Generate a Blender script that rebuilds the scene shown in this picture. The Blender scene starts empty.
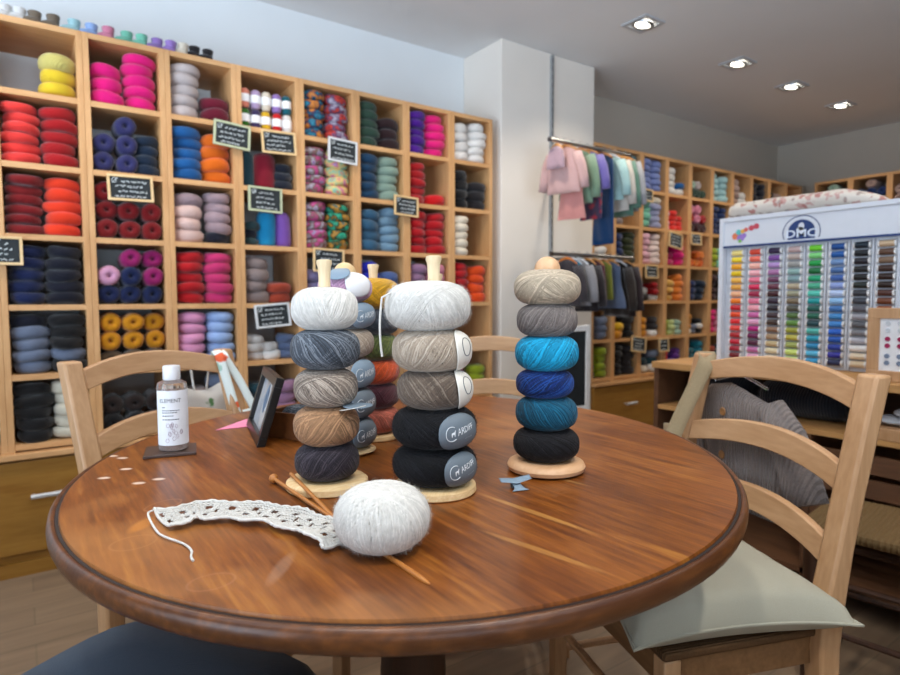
import bpy, bmesh, math, random
from mathutils import Vector, Matrix, noise
R = random.Random(7)
C = bpy.context.scene.collection
PI = math.pi
rad = math.radians

# ------------------------------------------------------------------ camera
YAW, PITCH, ROLL = 0.614722858, 0.0631225536, -0.0028303581
fw = Vector((math.sin(YAW)*math.cos(PITCH), math.cos(YAW)*math.cos(PITCH), -math.sin(PITCH)))
rt = Vector((math.cos(YAW), -math.sin(YAW), 0)); up = rt.cross(fw)
rt, up = (rt*math.cos(ROLL)+up*math.sin(ROLL)), (up*math.cos(ROLL)-rt*math.sin(ROLL))
cam_d = bpy.data.cameras.new('camera'); cam = bpy.data.objects.new('camera', cam_d); C.objects.link(cam)
M = Matrix((rt, up, -fw)).transposed().to_4x4(); M.translation = Vector((0, 0, 1.07))
cam.matrix_world = M
cam_d.sensor_width = 36; cam_d.lens = 608.091*36/900; cam_d.clip_start = 0.02
cam_d.dof.use_dof = True; cam_d.dof.focus_distance = 0.90; cam_d.dof.aperture_fstop = 5.0
bpy.context.scene.camera = cam

# ------------------------------------------------------------------ world, lights, exposure
sc = bpy.context.scene
sc.view_settings.view_transform = 'Standard'; sc.view_settings.look = 'None'
sc.view_settings.gamma = 1; sc.view_settings.use_curve_mapping = False
sc.view_settings.exposure = -0.12
w = bpy.data.worlds.new('daylight_outside'); sc.world = w; w.use_nodes = True
w.node_tree.nodes['Background'].inputs[0].default_value = (1.0, 0.96, 0.92, 1)
w.node_tree.nodes['Background'].inputs[1].default_value = 0.24

def area(name, loc, target, sx, sy, power, col, spread=180):
    d = bpy.data.lights.new(name, 'AREA'); d.shape = 'RECTANGLE'; d.size = sx; d.size_y = sy
    d.energy = power; d.color = col
    o = bpy.data.objects.new(name, d); C.objects.link(o); o.location = loc
    o.rotation_euler = (Vector(target)-Vector(loc)).to_track_quat('-Z', 'Y').to_euler()
    d.spread = rad(spread)
    return o
# unseen shop window behind and left of the photographer, lamp tilted at the ceiling
area('shop_window_daylight', (-2.4, 0.9, 1.2), (-0.7, 1.9, 2.75), 2.8, 1.6, 96, (0.68, 0.83, 1.0), 120)
area('cool_ceiling_fill', (-0.2, -2.6, 1.2), (0.4, -1.0, 3.0), 2.6, 1.4, 112, (0.68, 0.83, 1.0), 110)  # added unseen lamp, tilted up to throw cool light on the ceiling
DOWN = [(2.924, 2.25), (3.92, 2.26), (4.66, 2.27), (5.44, 2.26)]
DOWN_HID = [(1.95, 2.25), (0.98, 2.25), (0.0, 2.25), (-0.25, 0.15), (0.55, -0.25), (1.35, 0.45), (2.5, 0.3), (3.7, 0.3)]  # far ones continue the visible row; near ones are added to light the table

# ------------------------------------------------------------------ helpers
def lin(h):
    h = h.lstrip('#'); v = [int(h[i:i+2], 16)/255 for i in (0, 2, 4)]
    return tuple(c/12.92 if c <= .04045 else ((c+.055)/1.055)**2.4 for c in v)
def lin4(h): return lin(h)+(1,)

class MB:
    def __init__(s): s.v = []; s.f = []; s.m = []; s.mi = 0
    def add(s, vs, fs, M=None):
        o = len(s.v)
        for p in vs:
            p = Vector(p); s.v.append(M @ p if M is not None else p)
        for f in fs: s.f.append([i+o for i in f]); s.m.append(s.mi)
        return s
    def box(s, x0, x1, y0, y1, z0, z1, M=None):
        return s.add([(x0,y0,z0),(x1,y0,z0),(x1,y1,z0),(x0,y1,z0),(x0,y0,z1),(x1,y0,z1),(x1,y1,z1),(x0,y1,z1)],
              [(0,3,2,1),(4,5,6,7),(0,1,5,4),(1,2,6,5),(2,3,7,6),(3,0,4,7)], M)
    def lathe(s, prof, n=32, M=None, ex=1, ey=1, close=False):
        k = len(prof); vs = []; fs = []
        for r, z in prof:
            for i in range(n):
                a = 2*PI*i/n; vs.append((r*ex*math.cos(a), r*ey*math.sin(a), z))
        rng = k if close else k-1
        for j in range(rng):
            for i in range(n):
                a, b = j*n+i, j*n+(i+1) % n; c, d = ((j+1) % k)*n+(i+1) % n, ((j+1) % k)*n+i
                fs.append((a, b, c, d))
        if not close:
            fs.append(tuple(range(n-1, -1, -1))); fs.append(tuple((k-1)*n+i for i in range(n)))
        return s.add(vs, fs, M)
    def tube(s, pts, r, n=6, closed=False, M=None, flat=1.0):
        pts = [Vector(p) for p in pts]; k = len(pts); vs = []; fs = []
        rr = r if isinstance(r, (list, tuple)) else [r]*k
        t0 = (pts[1]-pts[0]).normalized(); nr = t0.orthogonal().normalized()
        for i in range(k):
            if closed: t = pts[(i+1) % k]-pts[i-1]
            else: t = pts[min(i+1, k-1)]-pts[max(i-1, 0)]
            t.normalize(); nr = (nr - t*nr.dot(t))
            nr = nr.normalized() if nr.length > 1e-6 else t.orthogonal().normalized()
            b = t.cross(nr)
            for j in range(n):
                a = 2*PI*j/n; vs.append(pts[i]+nr*(rr[i]*math.cos(a))+b*(rr[i]*flat*math.sin(a)))
        for i in range(k if closed else k-1):
            for j in range(n):
                a, b2 = i*n+j, i*n+(j+1) % n; c, d = ((i+1) % k)*n+(j+1) % n, ((i+1) % k)*n+j
                fs.append((a, b2, c, d))
        if not closed:
            fs.append(tuple(range(n-1, -1, -1))); fs.append(tuple((k-1)*n+i for i in range(n)))
        return s.add(vs, fs, M)
    def sphere(s, c, r, sx=1, sy=1, sz=1, n=16, m=10, M=None):
        prof = [(max(1e-4, math.cos(-PI/2+PI*i/m))*r, math.sin(-PI/2+PI*i/m)*r*sz) for i in range(m+1)]
        T = Matrix.Translation(c); T = (M @ T) if M is not None else T
        return s.lathe(prof, n, T, sx, sy)
    def prism(s, poly, h, M=None):  # poly (x,y) CCW extruded in z from 0 to h
        n = len(poly)
        return s.add([(x, y, 0) for x, y in poly]+[(x, y, h) for x, y in poly],
              [tuple(range(n-1, -1, -1)), tuple(range(n, 2*n))]+[(i, (i+1) % n, n+(i+1) % n, n+i) for i in range(n)], M)
    def grid(s, fn, nu, nv, M=None, thick=None):
        vs = [fn(i/nu, j/nv) for i in range(nu+1) for j in range(nv+1)]
        fs = [(i*(nv+1)+j, (i+1)*(nv+1)+j, (i+1)*(nv+1)+j+1, i*(nv+1)+j+1) for i in range(nu) for j in range(nv)]
        return s.add(vs, fs, M)
    def build(s, name, mats, parent=None, smooth=True, bevel=0, solid=0, sub=0, auto=40):
        me = bpy.data.meshes.new(name); me.from_pydata([tuple(v) for v in s.v], [], s.f)
        if not isinstance(mats, (list, tuple)): mats = [mats]
        for m in mats: me.materials.append(m)
        if len(mats) > 1: me.polygons.foreach_set('material_index', s.m)
        if smooth:
            me.polygons.foreach_set('use_smooth', [True]*len(s.f))
            if auto: me.set_sharp_from_angle(angle=rad(auto))
        me.update()
        o = bpy.data.objects.new(name, me); C.objects.link(o)
        if parent: o.parent = parent
        if solid: m_ = o.modifiers.new('s', 'SOLIDIFY'); m_.thickness = solid; m_.offset = 0
        if bevel: m_ = o.modifiers.new('b', 'BEVEL'); m_.width = bevel; m_.segments = 2; m_.limit_method = 'ANGLE'
        if sub: m_ = o.modifiers.new('u', 'SUBSURF'); m_.levels = sub; m_.render_levels = sub
        return o

def TRS(loc=(0,0,0), rz=0, rx=0, ry=0, s=1):
    return Matrix.Translation(loc) @ Matrix.Rotation(rz, 4, 'Z') @ Matrix.Rotation(ry, 4, 'Y') @ Matrix.Rotation(rx, 4, 'X') @ Matrix.Scale(s, 4)
LABELS = {}
def tag(o, label, cat, group=None, kind=None):
    o['label'] = label; o['category'] = cat
    if group: o['group'] = group
    if kind: o['kind'] = kind
    LABELS.setdefault(label, []).append(o.name)
    if not 4 <= len(label.split()) <= 16: print('LABEL LENGTH', len(label.split()), label)
    return o
def thing(name, label, cat, loc=(0,0,0), rz=0, group=None):
    o = bpy.data.objects.new(name, None); o.empty_display_size = .05; C.objects.link(o)
    o.location = loc; o.rotation_euler = (0, 0, rz)
    return tag(o, label, cat, group)
def struct(o, label=None):
    o['kind'] = 'structure'
    if label: o['label'] = label
    return o
def copy_tree(o, parent=None):
    c = o.copy(); C.objects.link(c); c.parent = parent
    for ch in list(o.children): copy_tree(ch, c)
    return c

# ------------------------------------------------------------------ materials
def newmat(name):
    m = bpy.data.materials.new(name); m.use_nodes = True
    nt = m.node_tree; b = nt.nodes['Principled BSDF']; return m, nt, b
def N(nt, t, **k):
    n = nt.nodes.new(t)
    for a, v in k.items(): setattr(n, a, v)
    return n
def ramp(nt, stops):
    r = N(nt, 'ShaderNodeValToRGB'); e = r.color_ramp.elements
    while len(e) > 1: e.remove(e[-1])
    e[0].position = stops[0][0]; e[0].color = stops[0][1]
    for p, c in stops[1:]:
        x = e.new(p); x.color = c
    return r
def plain(name, hexc, rough=.6, metal=0, spec=.5, noise_amt=.06, scale=30, bump=0, trans=0, emit=None, es=0, alpha=1):
    m, nt, b = newmat(name)
    c = lin4(hexc)
    tc = N(nt, 'ShaderNodeTexCoord'); no = N(nt, 'ShaderNodeTexNoise'); no.inputs['Scale'].default_value = scale
    nt.links.new(tc.outputs['Object'], no.inputs['Vector'])
    lo = tuple(x*(1-noise_amt) for x in c[:3])+(1,); hi = tuple(min(1, x*(1+noise_amt)) for x in c[:3])+(1,)
    rp = ramp(nt, [(.3, lo), (.7, hi)]); nt.links.new(no.outputs[0], rp.inputs[0]); nt.links.new(rp.outputs[0], b.inputs['Base Color'])
    b.inputs['Roughness'].default_value = rough; b.inputs['Metallic'].default_value = metal
    b.inputs['Specular IOR Level'].default_value = spec
    if bump:
        bp = N(nt, 'ShaderNodeBump'); bp.inputs['Strength'].default_value = bump; bp.inputs['Distance'].default_value = .002
        nt.links.new(no.outputs[0], bp.inputs['Height']); nt.links.new(bp.outputs[0], b.inputs['Normal'])
    if trans: b.inputs['Transmission Weight'].default_value = trans; b.inputs['IOR'].default_value = 1.4
    if emit: b.inputs['Emission Color'].default_value = lin4(emit); b.inputs['Emission Strength'].default_value = es
    return m
def wood(name, c1, c2, rough=.45, axis='Z', scale=6, c3=None, dist=3, bump=.1, coat=0, spec=.5):
    m, nt, b = newmat(name)
    tc = N(nt, 'ShaderNodeTexCoord'); mp = N(nt, 'ShaderNodeMapping')
    sv = {'X': (.12, 1, 1), 'Y': (1, .12, 1), 'Z': (1, 1, .12)}[axis]
    mp.inputs['Scale'].default_value = [x*scale for x in sv]
    nt.links.new(tc.outputs['Object'], mp.inputs[0])
    oi = N(nt, 'ShaderNodeObjectInfo'); va = N(nt, 'ShaderNodeVectorMath', operation='ADD')
    mu = N(nt, 'ShaderNodeMath', operation='MULTIPLY'); mu.inputs[1].default_value = 37
    nt.links.new(oi.outputs['Random'], mu.inputs[0]); nt.links.new(mp.outputs[0], va.inputs[0]); nt.links.new(mu.outputs[0], va.inputs[1])
    n1 = N(nt, 'ShaderNodeTexNoise'); n1.inputs['Scale'].default_value = 2.2; n1.inputs['Detail'].default_value = 8; n1.inputs['Distortion'].default_value = dist*.3
    n2 = N(nt, 'ShaderNodeTexNoise'); n2.inputs['Scale'].default_value = 14; n2.inputs['Detail'].default_value = 6
    nt.links.new(va.outputs[0], n1.inputs['Vector']); nt.links.new(va.outputs[0], n2.inputs['Vector'])
    mx = N(nt, 'ShaderNodeMix'); mx.data_type = 'FLOAT'; mx.inputs[0].default_value = .45
    nt.links.new(n1.outputs[0], mx.inputs[2]); nt.links.new(n2.outputs[0], mx.inputs[3])
    st = [(.3, lin4(c1)), (.68, lin4(c2))]
    if c3: st = [(.3, lin4(c1)), (.5, lin4(c3)), (.7, lin4(c2))]
    rp = ramp(nt, st); nt.links.new(mx.outputs[0], rp.inputs[0]); nt.links.new(rp.outputs[0], b.inputs['Base Color'])
    b.inputs['Roughness'].default_value = rough; b.inputs['Specular IOR Level'].default_value = spec
    if coat: b.inputs['Coat Weight'].default_value = coat; b.inputs['Coat Roughness'].default_value = .18
    if bump:
        bp = N(nt, 'ShaderNodeBump'); bp.inputs['Strength'].default_value = bump; bp.inputs['Distance'].default_value = .001
        nt.links.new(n2.outputs[0], bp.inputs['Height']); nt.links.new(bp.outputs[0], b.inputs['Normal'])
    return m
def fabric(name, hexc, rough=.9, sheen=.3, rib=0, ribaxis=2, scale=300, var=.12, bump=.4, hex2=None, bscale=4):
    m, nt, b = newmat(name)
    tc = N(nt, 'ShaderNodeTexCoord'); no = N(nt, 'ShaderNodeTexNoise'); no.inputs['Scale'].default_value = scale
    nt.links.new(tc.outputs['Object'], no.inputs['Vector'])
    c = lin4(hexc)
    if hex2:
        vo = N(nt, 'ShaderNodeTexNoise'); vo.inputs['Scale'].default_value = bscale*6; vo.inputs['Detail'].default_value = 3
        nt.links.new(tc.outputs['Object'], vo.inputs['Vector'])
        rp = ramp(nt, [(.5, c), (.6, lin4(hex2))]); nt.links.new(vo.outputs[0], rp.inputs[0])
    else:
        rp = ramp(nt, [(.3, tuple(x*(1-var) for x in c[:3])+(1,)), (.7, tuple(min(1, x*(1+var)) for x in c[:3])+(1,))])
        nt.links.new(no.outputs[0], rp.inputs[0])
    nt.links.new(rp.outputs[0], b.inputs['Base Color'])
    b.inputs['Roughness'].default_value = rough; b.inputs['Sheen Weight'].default_value = sheen
    b.inputs['Specular IOR Level'].default_value = .2
    bp = N(nt, 'ShaderNodeBump'); bp.inputs['Strength'].default_value = bump; bp.inputs['Distance'].default_value = .003
    if rib:
        wv = N(nt, 'ShaderNodeTexWave'); wv.bands_direction = 'XYZ'[ribaxis]; wv.inputs['Scale'].default_value = rib
        wv.inputs['Distortion'].default_value = .6
        nt.links.new(tc.outputs['Object'], wv.inputs['Vector']); nt.links.new(wv.outputs['Fac'], bp.inputs['Height'])
    else: nt.links.new(no.outputs[0], bp.inputs['Height'])
    nt.links.new(bp.outputs[0], b.inputs['Normal'])
    return m

def yarn_object_colour():   # one wool material; each ball's own colour is its object colour
    m, nt, b = newmat('dyed_wool')
    oi = N(nt, 'ShaderNodeObjectInfo'); tc = N(nt, 'ShaderNodeTexCoord')
    wv = N(nt, 'ShaderNodeTexWave'); wv.bands_direction = 'DIAGONAL'; wv.inputs['Scale'].default_value = 55
    wv.inputs['Distortion'].default_value = 3; wv.inputs['Detail'].default_value = 1; wv.inputs['Detail Scale'].default_value = .6
    nt.links.new(tc.outputs['Object'], wv.inputs['Vector'])
    no = N(nt, 'ShaderNodeTexNoise'); no.inputs['Scale'].default_value = 22
    nt.links.new(tc.outputs['Object'], no.inputs['Vector'])
    mp = N(nt, 'ShaderNodeMapRange'); mp.inputs[3].default_value = .82; mp.inputs[4].default_value = 1.12
    nt.links.new(no.outputs[0], mp.inputs[0])
    vm = N(nt, 'ShaderNodeVectorMath', operation='MULTIPLY')
    nt.links.new(oi.outputs['Color'], vm.inputs[0]); nt.links.new(mp.outputs[0], vm.inputs[1])
    nt.links.new(vm.outputs[0], b.inputs['Base Color'])
    b.inputs['Roughness'].default_value = .85; b.inputs['Specular IOR Level'].default_value = .25; b.inputs['Sheen Weight'].default_value = .25
    bp = N(nt, 'ShaderNodeBump'); bp.inputs['Strength'].default_value = .35; bp.inputs['Distance'].default_value = .004
    nt.links.new(wv.outputs['Fac'], bp.inputs['Height']); nt.links.new(bp.outputs[0], b.inputs['Normal'])
    return m
def yarn_multi(name, cols, scale=9):
    m, nt, b = newmat(name)
    tc = N(nt, 'ShaderNodeTexCoord'); oi = N(nt, 'ShaderNodeObjectInfo')
    mu = N(nt, 'ShaderNodeMath', operation='MULTIPLY'); mu.inputs[1].default_value = 60
    va = N(nt, 'ShaderNodeVectorMath', operation='ADD')
    nt.links.new(oi.outputs['Random'], mu.inputs[0]); nt.links.new(tc.outputs['Object'], va.inputs[0]); nt.links.new(mu.outputs[0], va.inputs[1])
    no = N(nt, 'ShaderNodeTexNoise'); no.inputs['Scale'].default_value = scale*2.6; no.inputs['Detail'].default_value = 2
    nt.links.new(va.outputs[0], no.inputs['Vector'])
    k = len(cols); rp = ramp(nt, [(.28+.46*i/(k-1), lin4(c)) for i, c in enumerate(cols)])
    nt.links.new(no.outputs[0], rp.inputs[0]); nt.links.new(rp.outputs[0], b.inputs['Base Color'])
    b.inputs['Roughness'].default_value = .85; b.inputs['Specular IOR Level'].default_value = .25
    return m

M_oak = wood('light_oak_veneer', 'C08C58', 'DCAC78', .5, 'Z', 7)
M_oakh = wood('light_oak_veneer_flat', 'C08C58', 'DCAC78', .5, 'X', 7)
M_draw = wood('golden_oak_drawer', '8A5C1C', 'A67A34', .42, 'X', 6, bump=.05)
M_beech = wood('pale_beech', 'AE8258', 'CDA279', .38, 'Z', 8, bump=.05)
M_beechx = wood('pale_beech_rail', 'AE8258', 'CDA279', .38, 'X', 8, bump=.05)
M_pine = wood('light_pine', 'D8B27C', 'EED4A6', .5, 'X', 22, c3='E2C08C', dist=6)
M_peg = wood('turned_pine_peg', 'D8B88A', 'EED9B4', .45, 'Z', 14)
M_base2 = wood('smooth_beech_stand', 'CF9E72', 'E2B78E', .35, 'X', 10)
M_dark = wood('dark_stained_wood', '2E1A10', '4A2C1A', .5, 'Z', 8)
M_darkh = wood('brown_plank', '4A3020', '6E4A30', .55, 'Y', 8)
M_needle = wood('bamboo_needle', 'A8642C', 'C4823E', .35, 'X', 20)
M_white = plain('white_paint', 'ECEBEA', .45)
M_wall = plain('painted_wall', 'DEE1E2', .85, noise_amt=.02, scale=3, bump=.05)
M_ceil = plain('ceiling_paint', 'DEDFE0', .9, noise_amt=.015, scale=2)
M_pillar = plain('pillar_paint', 'E8E0D6', .8, noise_amt=.02, scale=3)
M_grey = plain('grey_wall_paint', 'C4BCB0', .85, noise_amt=.02, scale=3)
M_steel = plain('brushed_steel', 'B8BABC', .3, metal=1, noise_amt=.05)
M_dsteel = plain('dark_steel_rail', '77797B', .35, metal=1)
M_black = plain('black_lacquer', '120F0E', .3)
M_slate = plain('blackboard', '1B2226', .7, noise_amt=.2)
M_chalk = plain('chalk', 'D8DEE0', .9)
M_paper = plain('white_paper', 'EEEEF0', .7)
M_card = plain('ivory_paper', 'E6E2D8', .7)
M_glab = plain('grey_blue_card', '66727C', .55, noise_amt=.04)
M_glab2 = plain('pale_grey_blue_card', '7F93A4', .55, noise_amt=.04)
M_pink = plain('pink_paper', 'F08CB0', .7)
M_wool = yarn_object_colour()
M_navyfab = fabric('dark_blue_upholstery', '22364A', .75, .2, scale=500)

# table veneer with worn marks
def table_mat():
    m, nt, b = newmat('varnished_brown_tabletop')
    tc = N(nt, 'ShaderNodeTexCoord'); mp = N(nt, 'ShaderNodeMapping')
    mp.inputs['Rotation'].default_value = (0, 0, rad(14)); mp.inputs['Scale'].default_value = (9, .8, 1)
    nt.links.new(tc.outputs['Object'], mp.inputs[0])
    n1 = N(nt, 'ShaderNodeTexNoise'); n1.inputs['Scale'].default_value = 2; n1.inputs['Detail'].default_value = 9; n1.inputs['Distortion'].default_value = .8
    n2 = N(nt, 'ShaderNodeTexNoise'); n2.inputs['Scale'].default_value = 16; n2.inputs['Detail'].default_value = 5
    n3 = N(nt, 'ShaderNodeTexNoise'); n3.inputs['Scale'].default_value = 3.2; n3.inputs['Detail'].default_value = 4
    nt.links.new(mp.outputs[0], n1.inputs['Vector']); nt.links.new(mp.outputs[0], n2.inputs['Vector']); nt.links.new(tc.outputs['Object'], n3.inputs['Vector'])
    mx = N(nt, 'ShaderNodeMix'); mx.data_type = 'FLOAT'; mx.inputs[0].default_value = .5
    nt.links.new(n1.outputs[0], mx.inputs[2]); nt.links.new(n2.outputs[0], mx.inputs[3])
    rp = ramp(nt, [(.30, lin4('50260A')), (.44, lin4('6E3A10')), (.56, lin4('884C18')), (.72, lin4('A86E2A'))])
    nt.links.new(mx.outputs[0], rp.inputs[0])
    # broad lighter worn patches
    r3 = ramp(nt, [(.55, (0, 0, 0, 1)), (.72, (.45, .45, .45, 1))]); nt.links.new(n3.outputs[0], r3.inputs[0])
    mc = N(nt, 'ShaderNodeMix'); mc.data_type = 'RGBA'; mc.inputs[7].default_value = lin4('C08448')
    nt.links.new(r3.outputs[0], mc.inputs[0]); nt.links.new(rp.outputs[0], mc.inputs[6])
    cur = mc.outputs[2]
    def mark(x, y, rx, ry, ang, colr, amt, ring=0):
        nonlocal cur
        v = N(nt, 'ShaderNodeMapping'); v.vector_type = 'TEXTURE'
        v.inputs['Location'].default_value = (x, y, 0); v.inputs['Rotation'].default_value = (0, 0, ang); v.inputs['Scale'].default_value = (rx, ry, 1000)
        nt.links.new(tc.outputs['Object'], v.inputs[0])
        L = N(nt, 'ShaderNodeVectorMath', operation='LENGTH'); nt.links.new(v.outputs[0], L.inputs[0])
        if ring: r = ramp(nt, [(.0, (0,0,0,1)), (.8, (0,0,0,1)), (.92, (amt,)*3+(1,)), (1, (0,0,0,1))])
        else: r = ramp(nt, [(.55, (amt,)*3+(1,)), (1, (0,0,0,1))])
        nt.links.new(L.outputs['Value'], r.inputs[0])
        k = N(nt, 'ShaderNodeMix'); k.data_type = 'RGBA'; k.inputs[7].default_value = lin4(colr)
        nt.links.new(r.outputs[0], k.inputs[0]); nt.links.new(cur, k.inputs[6]); cur = k.outputs[2]
    cx, cy = .62, 1.01; a = 0.0
    for (x, y) in ((.130, 1.275), (.143, 1.248), (.138, 1.162), (.101, 1.124), (.143, 1.06), (.173, 1.065)):
        mark(x-cx, y-cy, .012, .008, -.6, 'E8CDB8', .85)
    mark(.155-cx, .925-cy, .030, .018, .5, 'B07850', .5, 1); mark(.10-cx, .80-cy, .028, .024, .2, 'B8804C', .35, 1)
    mark(.12-cx, .86-cy, .035, .014, .9, 'C07A30', .8); mark(.15-cx, .64-cy, .026, .020, 0, 'B07A58', .35, 1)
    mark(.22-cx, .63-cy, .045, .010, .9, 'B8957C', .25); mark(.56-cx, .60-cy, .007, .12, .1, 'C8924C', .5); mark(.48-cx, .50-cy, .007, .10, .2, 'C08844', .5); mark(.70-cx, .70-cy, .006, .08, .15, 'C89A5C', .4)
    nt.links.new(cur, b.inputs['Base Color'])
    rr = N(nt, 'ShaderNodeMapRange'); rr.inputs[3].default_value = .24; rr.inputs[4].default_value = .46
    nt.links.new(n3.outputs[0], rr.inputs[0]); nt.links.new(rr.outputs[0], b.inputs['Roughness'])
    b.inputs['Specular IOR Level'].default_value = .45
    bp = N(nt, 'ShaderNodeBump'); bp.inputs['Strength'].default_value = .08; bp.inputs['Distance'].default_value = .001
    nt.links.new(n2.outputs[0], bp.inputs['Height']); nt.links.new(bp.outputs[0], b.inputs['Normal'])
    return m
def floor_mat():
    m, nt, b = newmat('grey_brown_floor_planks')
    tc = N(nt, 'ShaderNodeTexCoord'); br = N(nt, 'ShaderNodeTexBrick')
    br.inputs['Scale'].default_value = 1; br.inputs['Brick Width'].default_value = 2.4; br.inputs['Row Height'].default_value = .14
    br.inputs['Mortar Size'].default_value = .003; br.inputs['Color1'].default_value = lin4('86705A'); br.inputs['Color2'].default_value = lin4('957E66')
    br.inputs['Mortar'].default_value = lin4('7C6A54'); br.offset = .37
    nt.links.new(tc.outputs['Object'], br.inputs['Vector'])
    mp = N(nt, 'ShaderNodeMapping'); mp.inputs['Scale'].default_value = (1, 9, 1); nt.links.new(tc.outputs['Object'], mp.inputs[0])
    no = N(nt, 'ShaderNodeTexNoise'); no.inputs['Scale'].default_value = 2.5; no.inputs['Detail'].default_value = 8; nt.links.new(mp.outputs[0], no.inputs['Vector'])
    rp = ramp(nt, [(.3, (.72, .72, .72, 1)), (.7, (1.05, 1.05, 1.05, 1))]); nt.links.new(no.outputs[0], rp.inputs[0])
    mx = N(nt, 'ShaderNodeMix'); mx.data_type = 'RGBA'; mx.blend_type = 'MULTIPLY'; mx.inputs[0].default_value = 1
    nt.links.new(br.outputs[0], mx.inputs[6]); nt.links.new(rp.outputs[0], mx.inputs[7]); nt.links.new(mx.outputs[2], b.inputs['Base Color'])
    b.inputs['Roughness'].default_value = .5
    return m
M_table = table_mat(); M_floor = floor_mat()
M_rim = wood('varnished_table_rim', '421F0A', '7C4820', .34, 'X', 9, coat=.0, bump=.3, c3='563014')
M_groove_shade = plain('groove_shade_tone', '1E0E08', .6)  # near-black tone stands in for shade between top and rim

# ------------------------------------------------------------------ the room
D, YW, ZC = 2.85, 3.23, 2.615
mb = MB().box(-2.6, 6.5, -2.8, 3.35, -.05, 0); struct(mb.build('floor', M_floor, smooth=False))
mb = MB().box(-2.6, 6.5, -2.8, 3.35, ZC, ZC+.05); struct(mb.build('ceiling', M_ceil, smooth=False))
mb = MB().box(-2.6, 3.10, YW, YW+.12, 0, ZC); struct(mb.build('wall_left', M_wall, smooth=False))
mb = MB().box(3.10, 6.5, YW, YW+.12, 0, ZC); struct(mb.build('wall_back', M_grey, smooth=False))
mb = MB().box(6.39, 6.5, -2.8, YW, 0, ZC); struct(mb.build('wall_far', M_grey, smooth=False))
mb = MB().box(2.2, 6.39, -1.75, -1.65, 0, ZC); struct(mb.build('unseen_wall_right', M_grey, smooth=False))  # unseen wall, added to darken the back right of the room
# pillar beside the shelves
mb = MB().box(2.393, 3.203, D, YW-.001, 0, ZC-.001); pil = struct(mb.build('wall_pillar', M_pillar, smooth=False, bevel=.004))
# steel slotted upright fixed on the pillar face
M_upr = plain('grey_metal', '9A9C9E', .5, metal=.3)
t = thing('slotted_wall_upright', 'slim steel slotted upright fixed to the white pillar from ceiling down', 'rail', (2.80, D-.012, 0))
mb = MB().box(-.010, .010, -.006, .0115, .25, 2.60)
mb.build('upright_channel', M_upr, t, smooth=False, bevel=.001)
mb = MB()
for i in range(46): mb.box(-.004, .004, -.0075, -.005, .3+.05*i, .33+.05*i)
mb.build('slots', M_dsteel, t, smooth=False)

# recessed ceiling lights
M_lframe = plain('silver_grey_frame', 'B4B8BC', .5)
def downlight(x, y, label, power=27, colr=(1.0, .89, .74)):
    t = thing('recessed_ceiling_light', label, 'ceiling light', (x, y, ZC), 0, 'recessed square ceiling lights')
    mb = MB(); s = .085
    for (a, b_, c, d) in ((-s, s, -s, -s+.022), (-s, s, s-.022, s), (-s, -s+.022, -s+.022, s-.022), (s-.022, s, -s+.022, s-.022)):
        mb.box(a, b_, c, d, -.008, -.0005)
    mb.build('frame', M_lframe, t, smooth=False)
    mb = MB().lathe([(.060, -.003), (.057, -.016), (.043, -.013), (.040, -.004)], 24, TRS((0, 0, 0), 0, .18, .1))
    mb.build('tilting_ring', M_steel, t)
    mb = MB().sphere((0, 0, -.006), .040, sz=.25); mb.build('bulb', M_bulb, t)
    d = bpy.data.lights.new('ceiling_spot', 'SPOT'); d.energy = power; d.color = colr; d.spot_size = rad(125); d.spot_blend = .8; d.shadow_soft_size = .04
    o = bpy.data.objects.new('ceiling_spot', d); C.objects.link(o); o.parent = t; o.location = (0, 0, -.03)
    return t
M_bulb = plain('lit_bulb', 'FFFFFF', .4, emit='FFF6E4', es=14)
for (x, y), s in zip(DOWN, ('nearest the white pillar', 'second along the row from the pillar', 'third along the row from the pillar', 'farthest along the row')):
    downlight(x, y, 'square recessed ceiling light, ' + s, 36)
for i, (x, y) in enumerate(DOWN_HID):
    downlight(x, y, 'unseen square recessed ceiling light added near the tables', *((46, (1.0, .93, .84)) if y < .2 and x < 1 else (36 if y > 2 else 27, (1.0, .89, .74))))

# ------------------------------------------------------------------ shelving
P_ROW, Z_TOP, DX, X0, XR, DXR = .2705, 2.124, .2980, -.0583, 3.723, .2985
CW, BT = .298, .022
def tower_meshes():
    t = bpy.data.objects.new('yarn_shelf_tower', None)
    return t
side_m = MB().box(0, BT-.0006, 0, YW-D-.01, .50, Z_TOP); board_m = None
def make_tower(name, loc, rz, label, group):
    t = thing(name, label, 'shelf unit', loc, rz, group)
    global _side, _board
    if '_side' not in globals():
        s1 = MB().box(.0003, BT, 0, .36, .482, Z_TOP+.004).build('side_panel', M_oak, t, smooth=False, bevel=.0015)
        s2 = MB().box(CW-BT, CW-.0003, 0, .36, .482, Z_TOP+.004).build('side_panel', M_oak, t, smooth=False, bevel=.0015)
        _side = (s1.data, s2.data)
        bs = []
        for r in range(7):
            b = MB().box(BT, CW-BT, .002 if r else .002, .36, -BT/2, BT/2).build('shelf_board', M_oakh, t, smooth=False, bevel=.0015)
            b.location = (0, 0, Z_TOP-BT/2+.004-r*P_ROW if r == 0 else Z_TOP-r*P_ROW); bs.append(b)
        _board = bs[0].data
        for b in bs[1:]: b.data = _board
    else:
        for d in _side:
            o = bpy.data.objects.new('side_panel', d); C.objects.link(o); o.parent = t
            m_ = o.modifiers.new('b', 'BEVEL'); m_.width = .0015; m_.limit_method = 'ANGLE'
        for r in range(7):
            o = bpy.data.objects.new('shelf_board', _board); C.objects.link(o); o.parent = t
            o.location = (0, 0, Z_TOP-BT/2+.004-r*P_ROW if r == 0 else Z_TOP-r*P_ROW)
    return t
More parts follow.
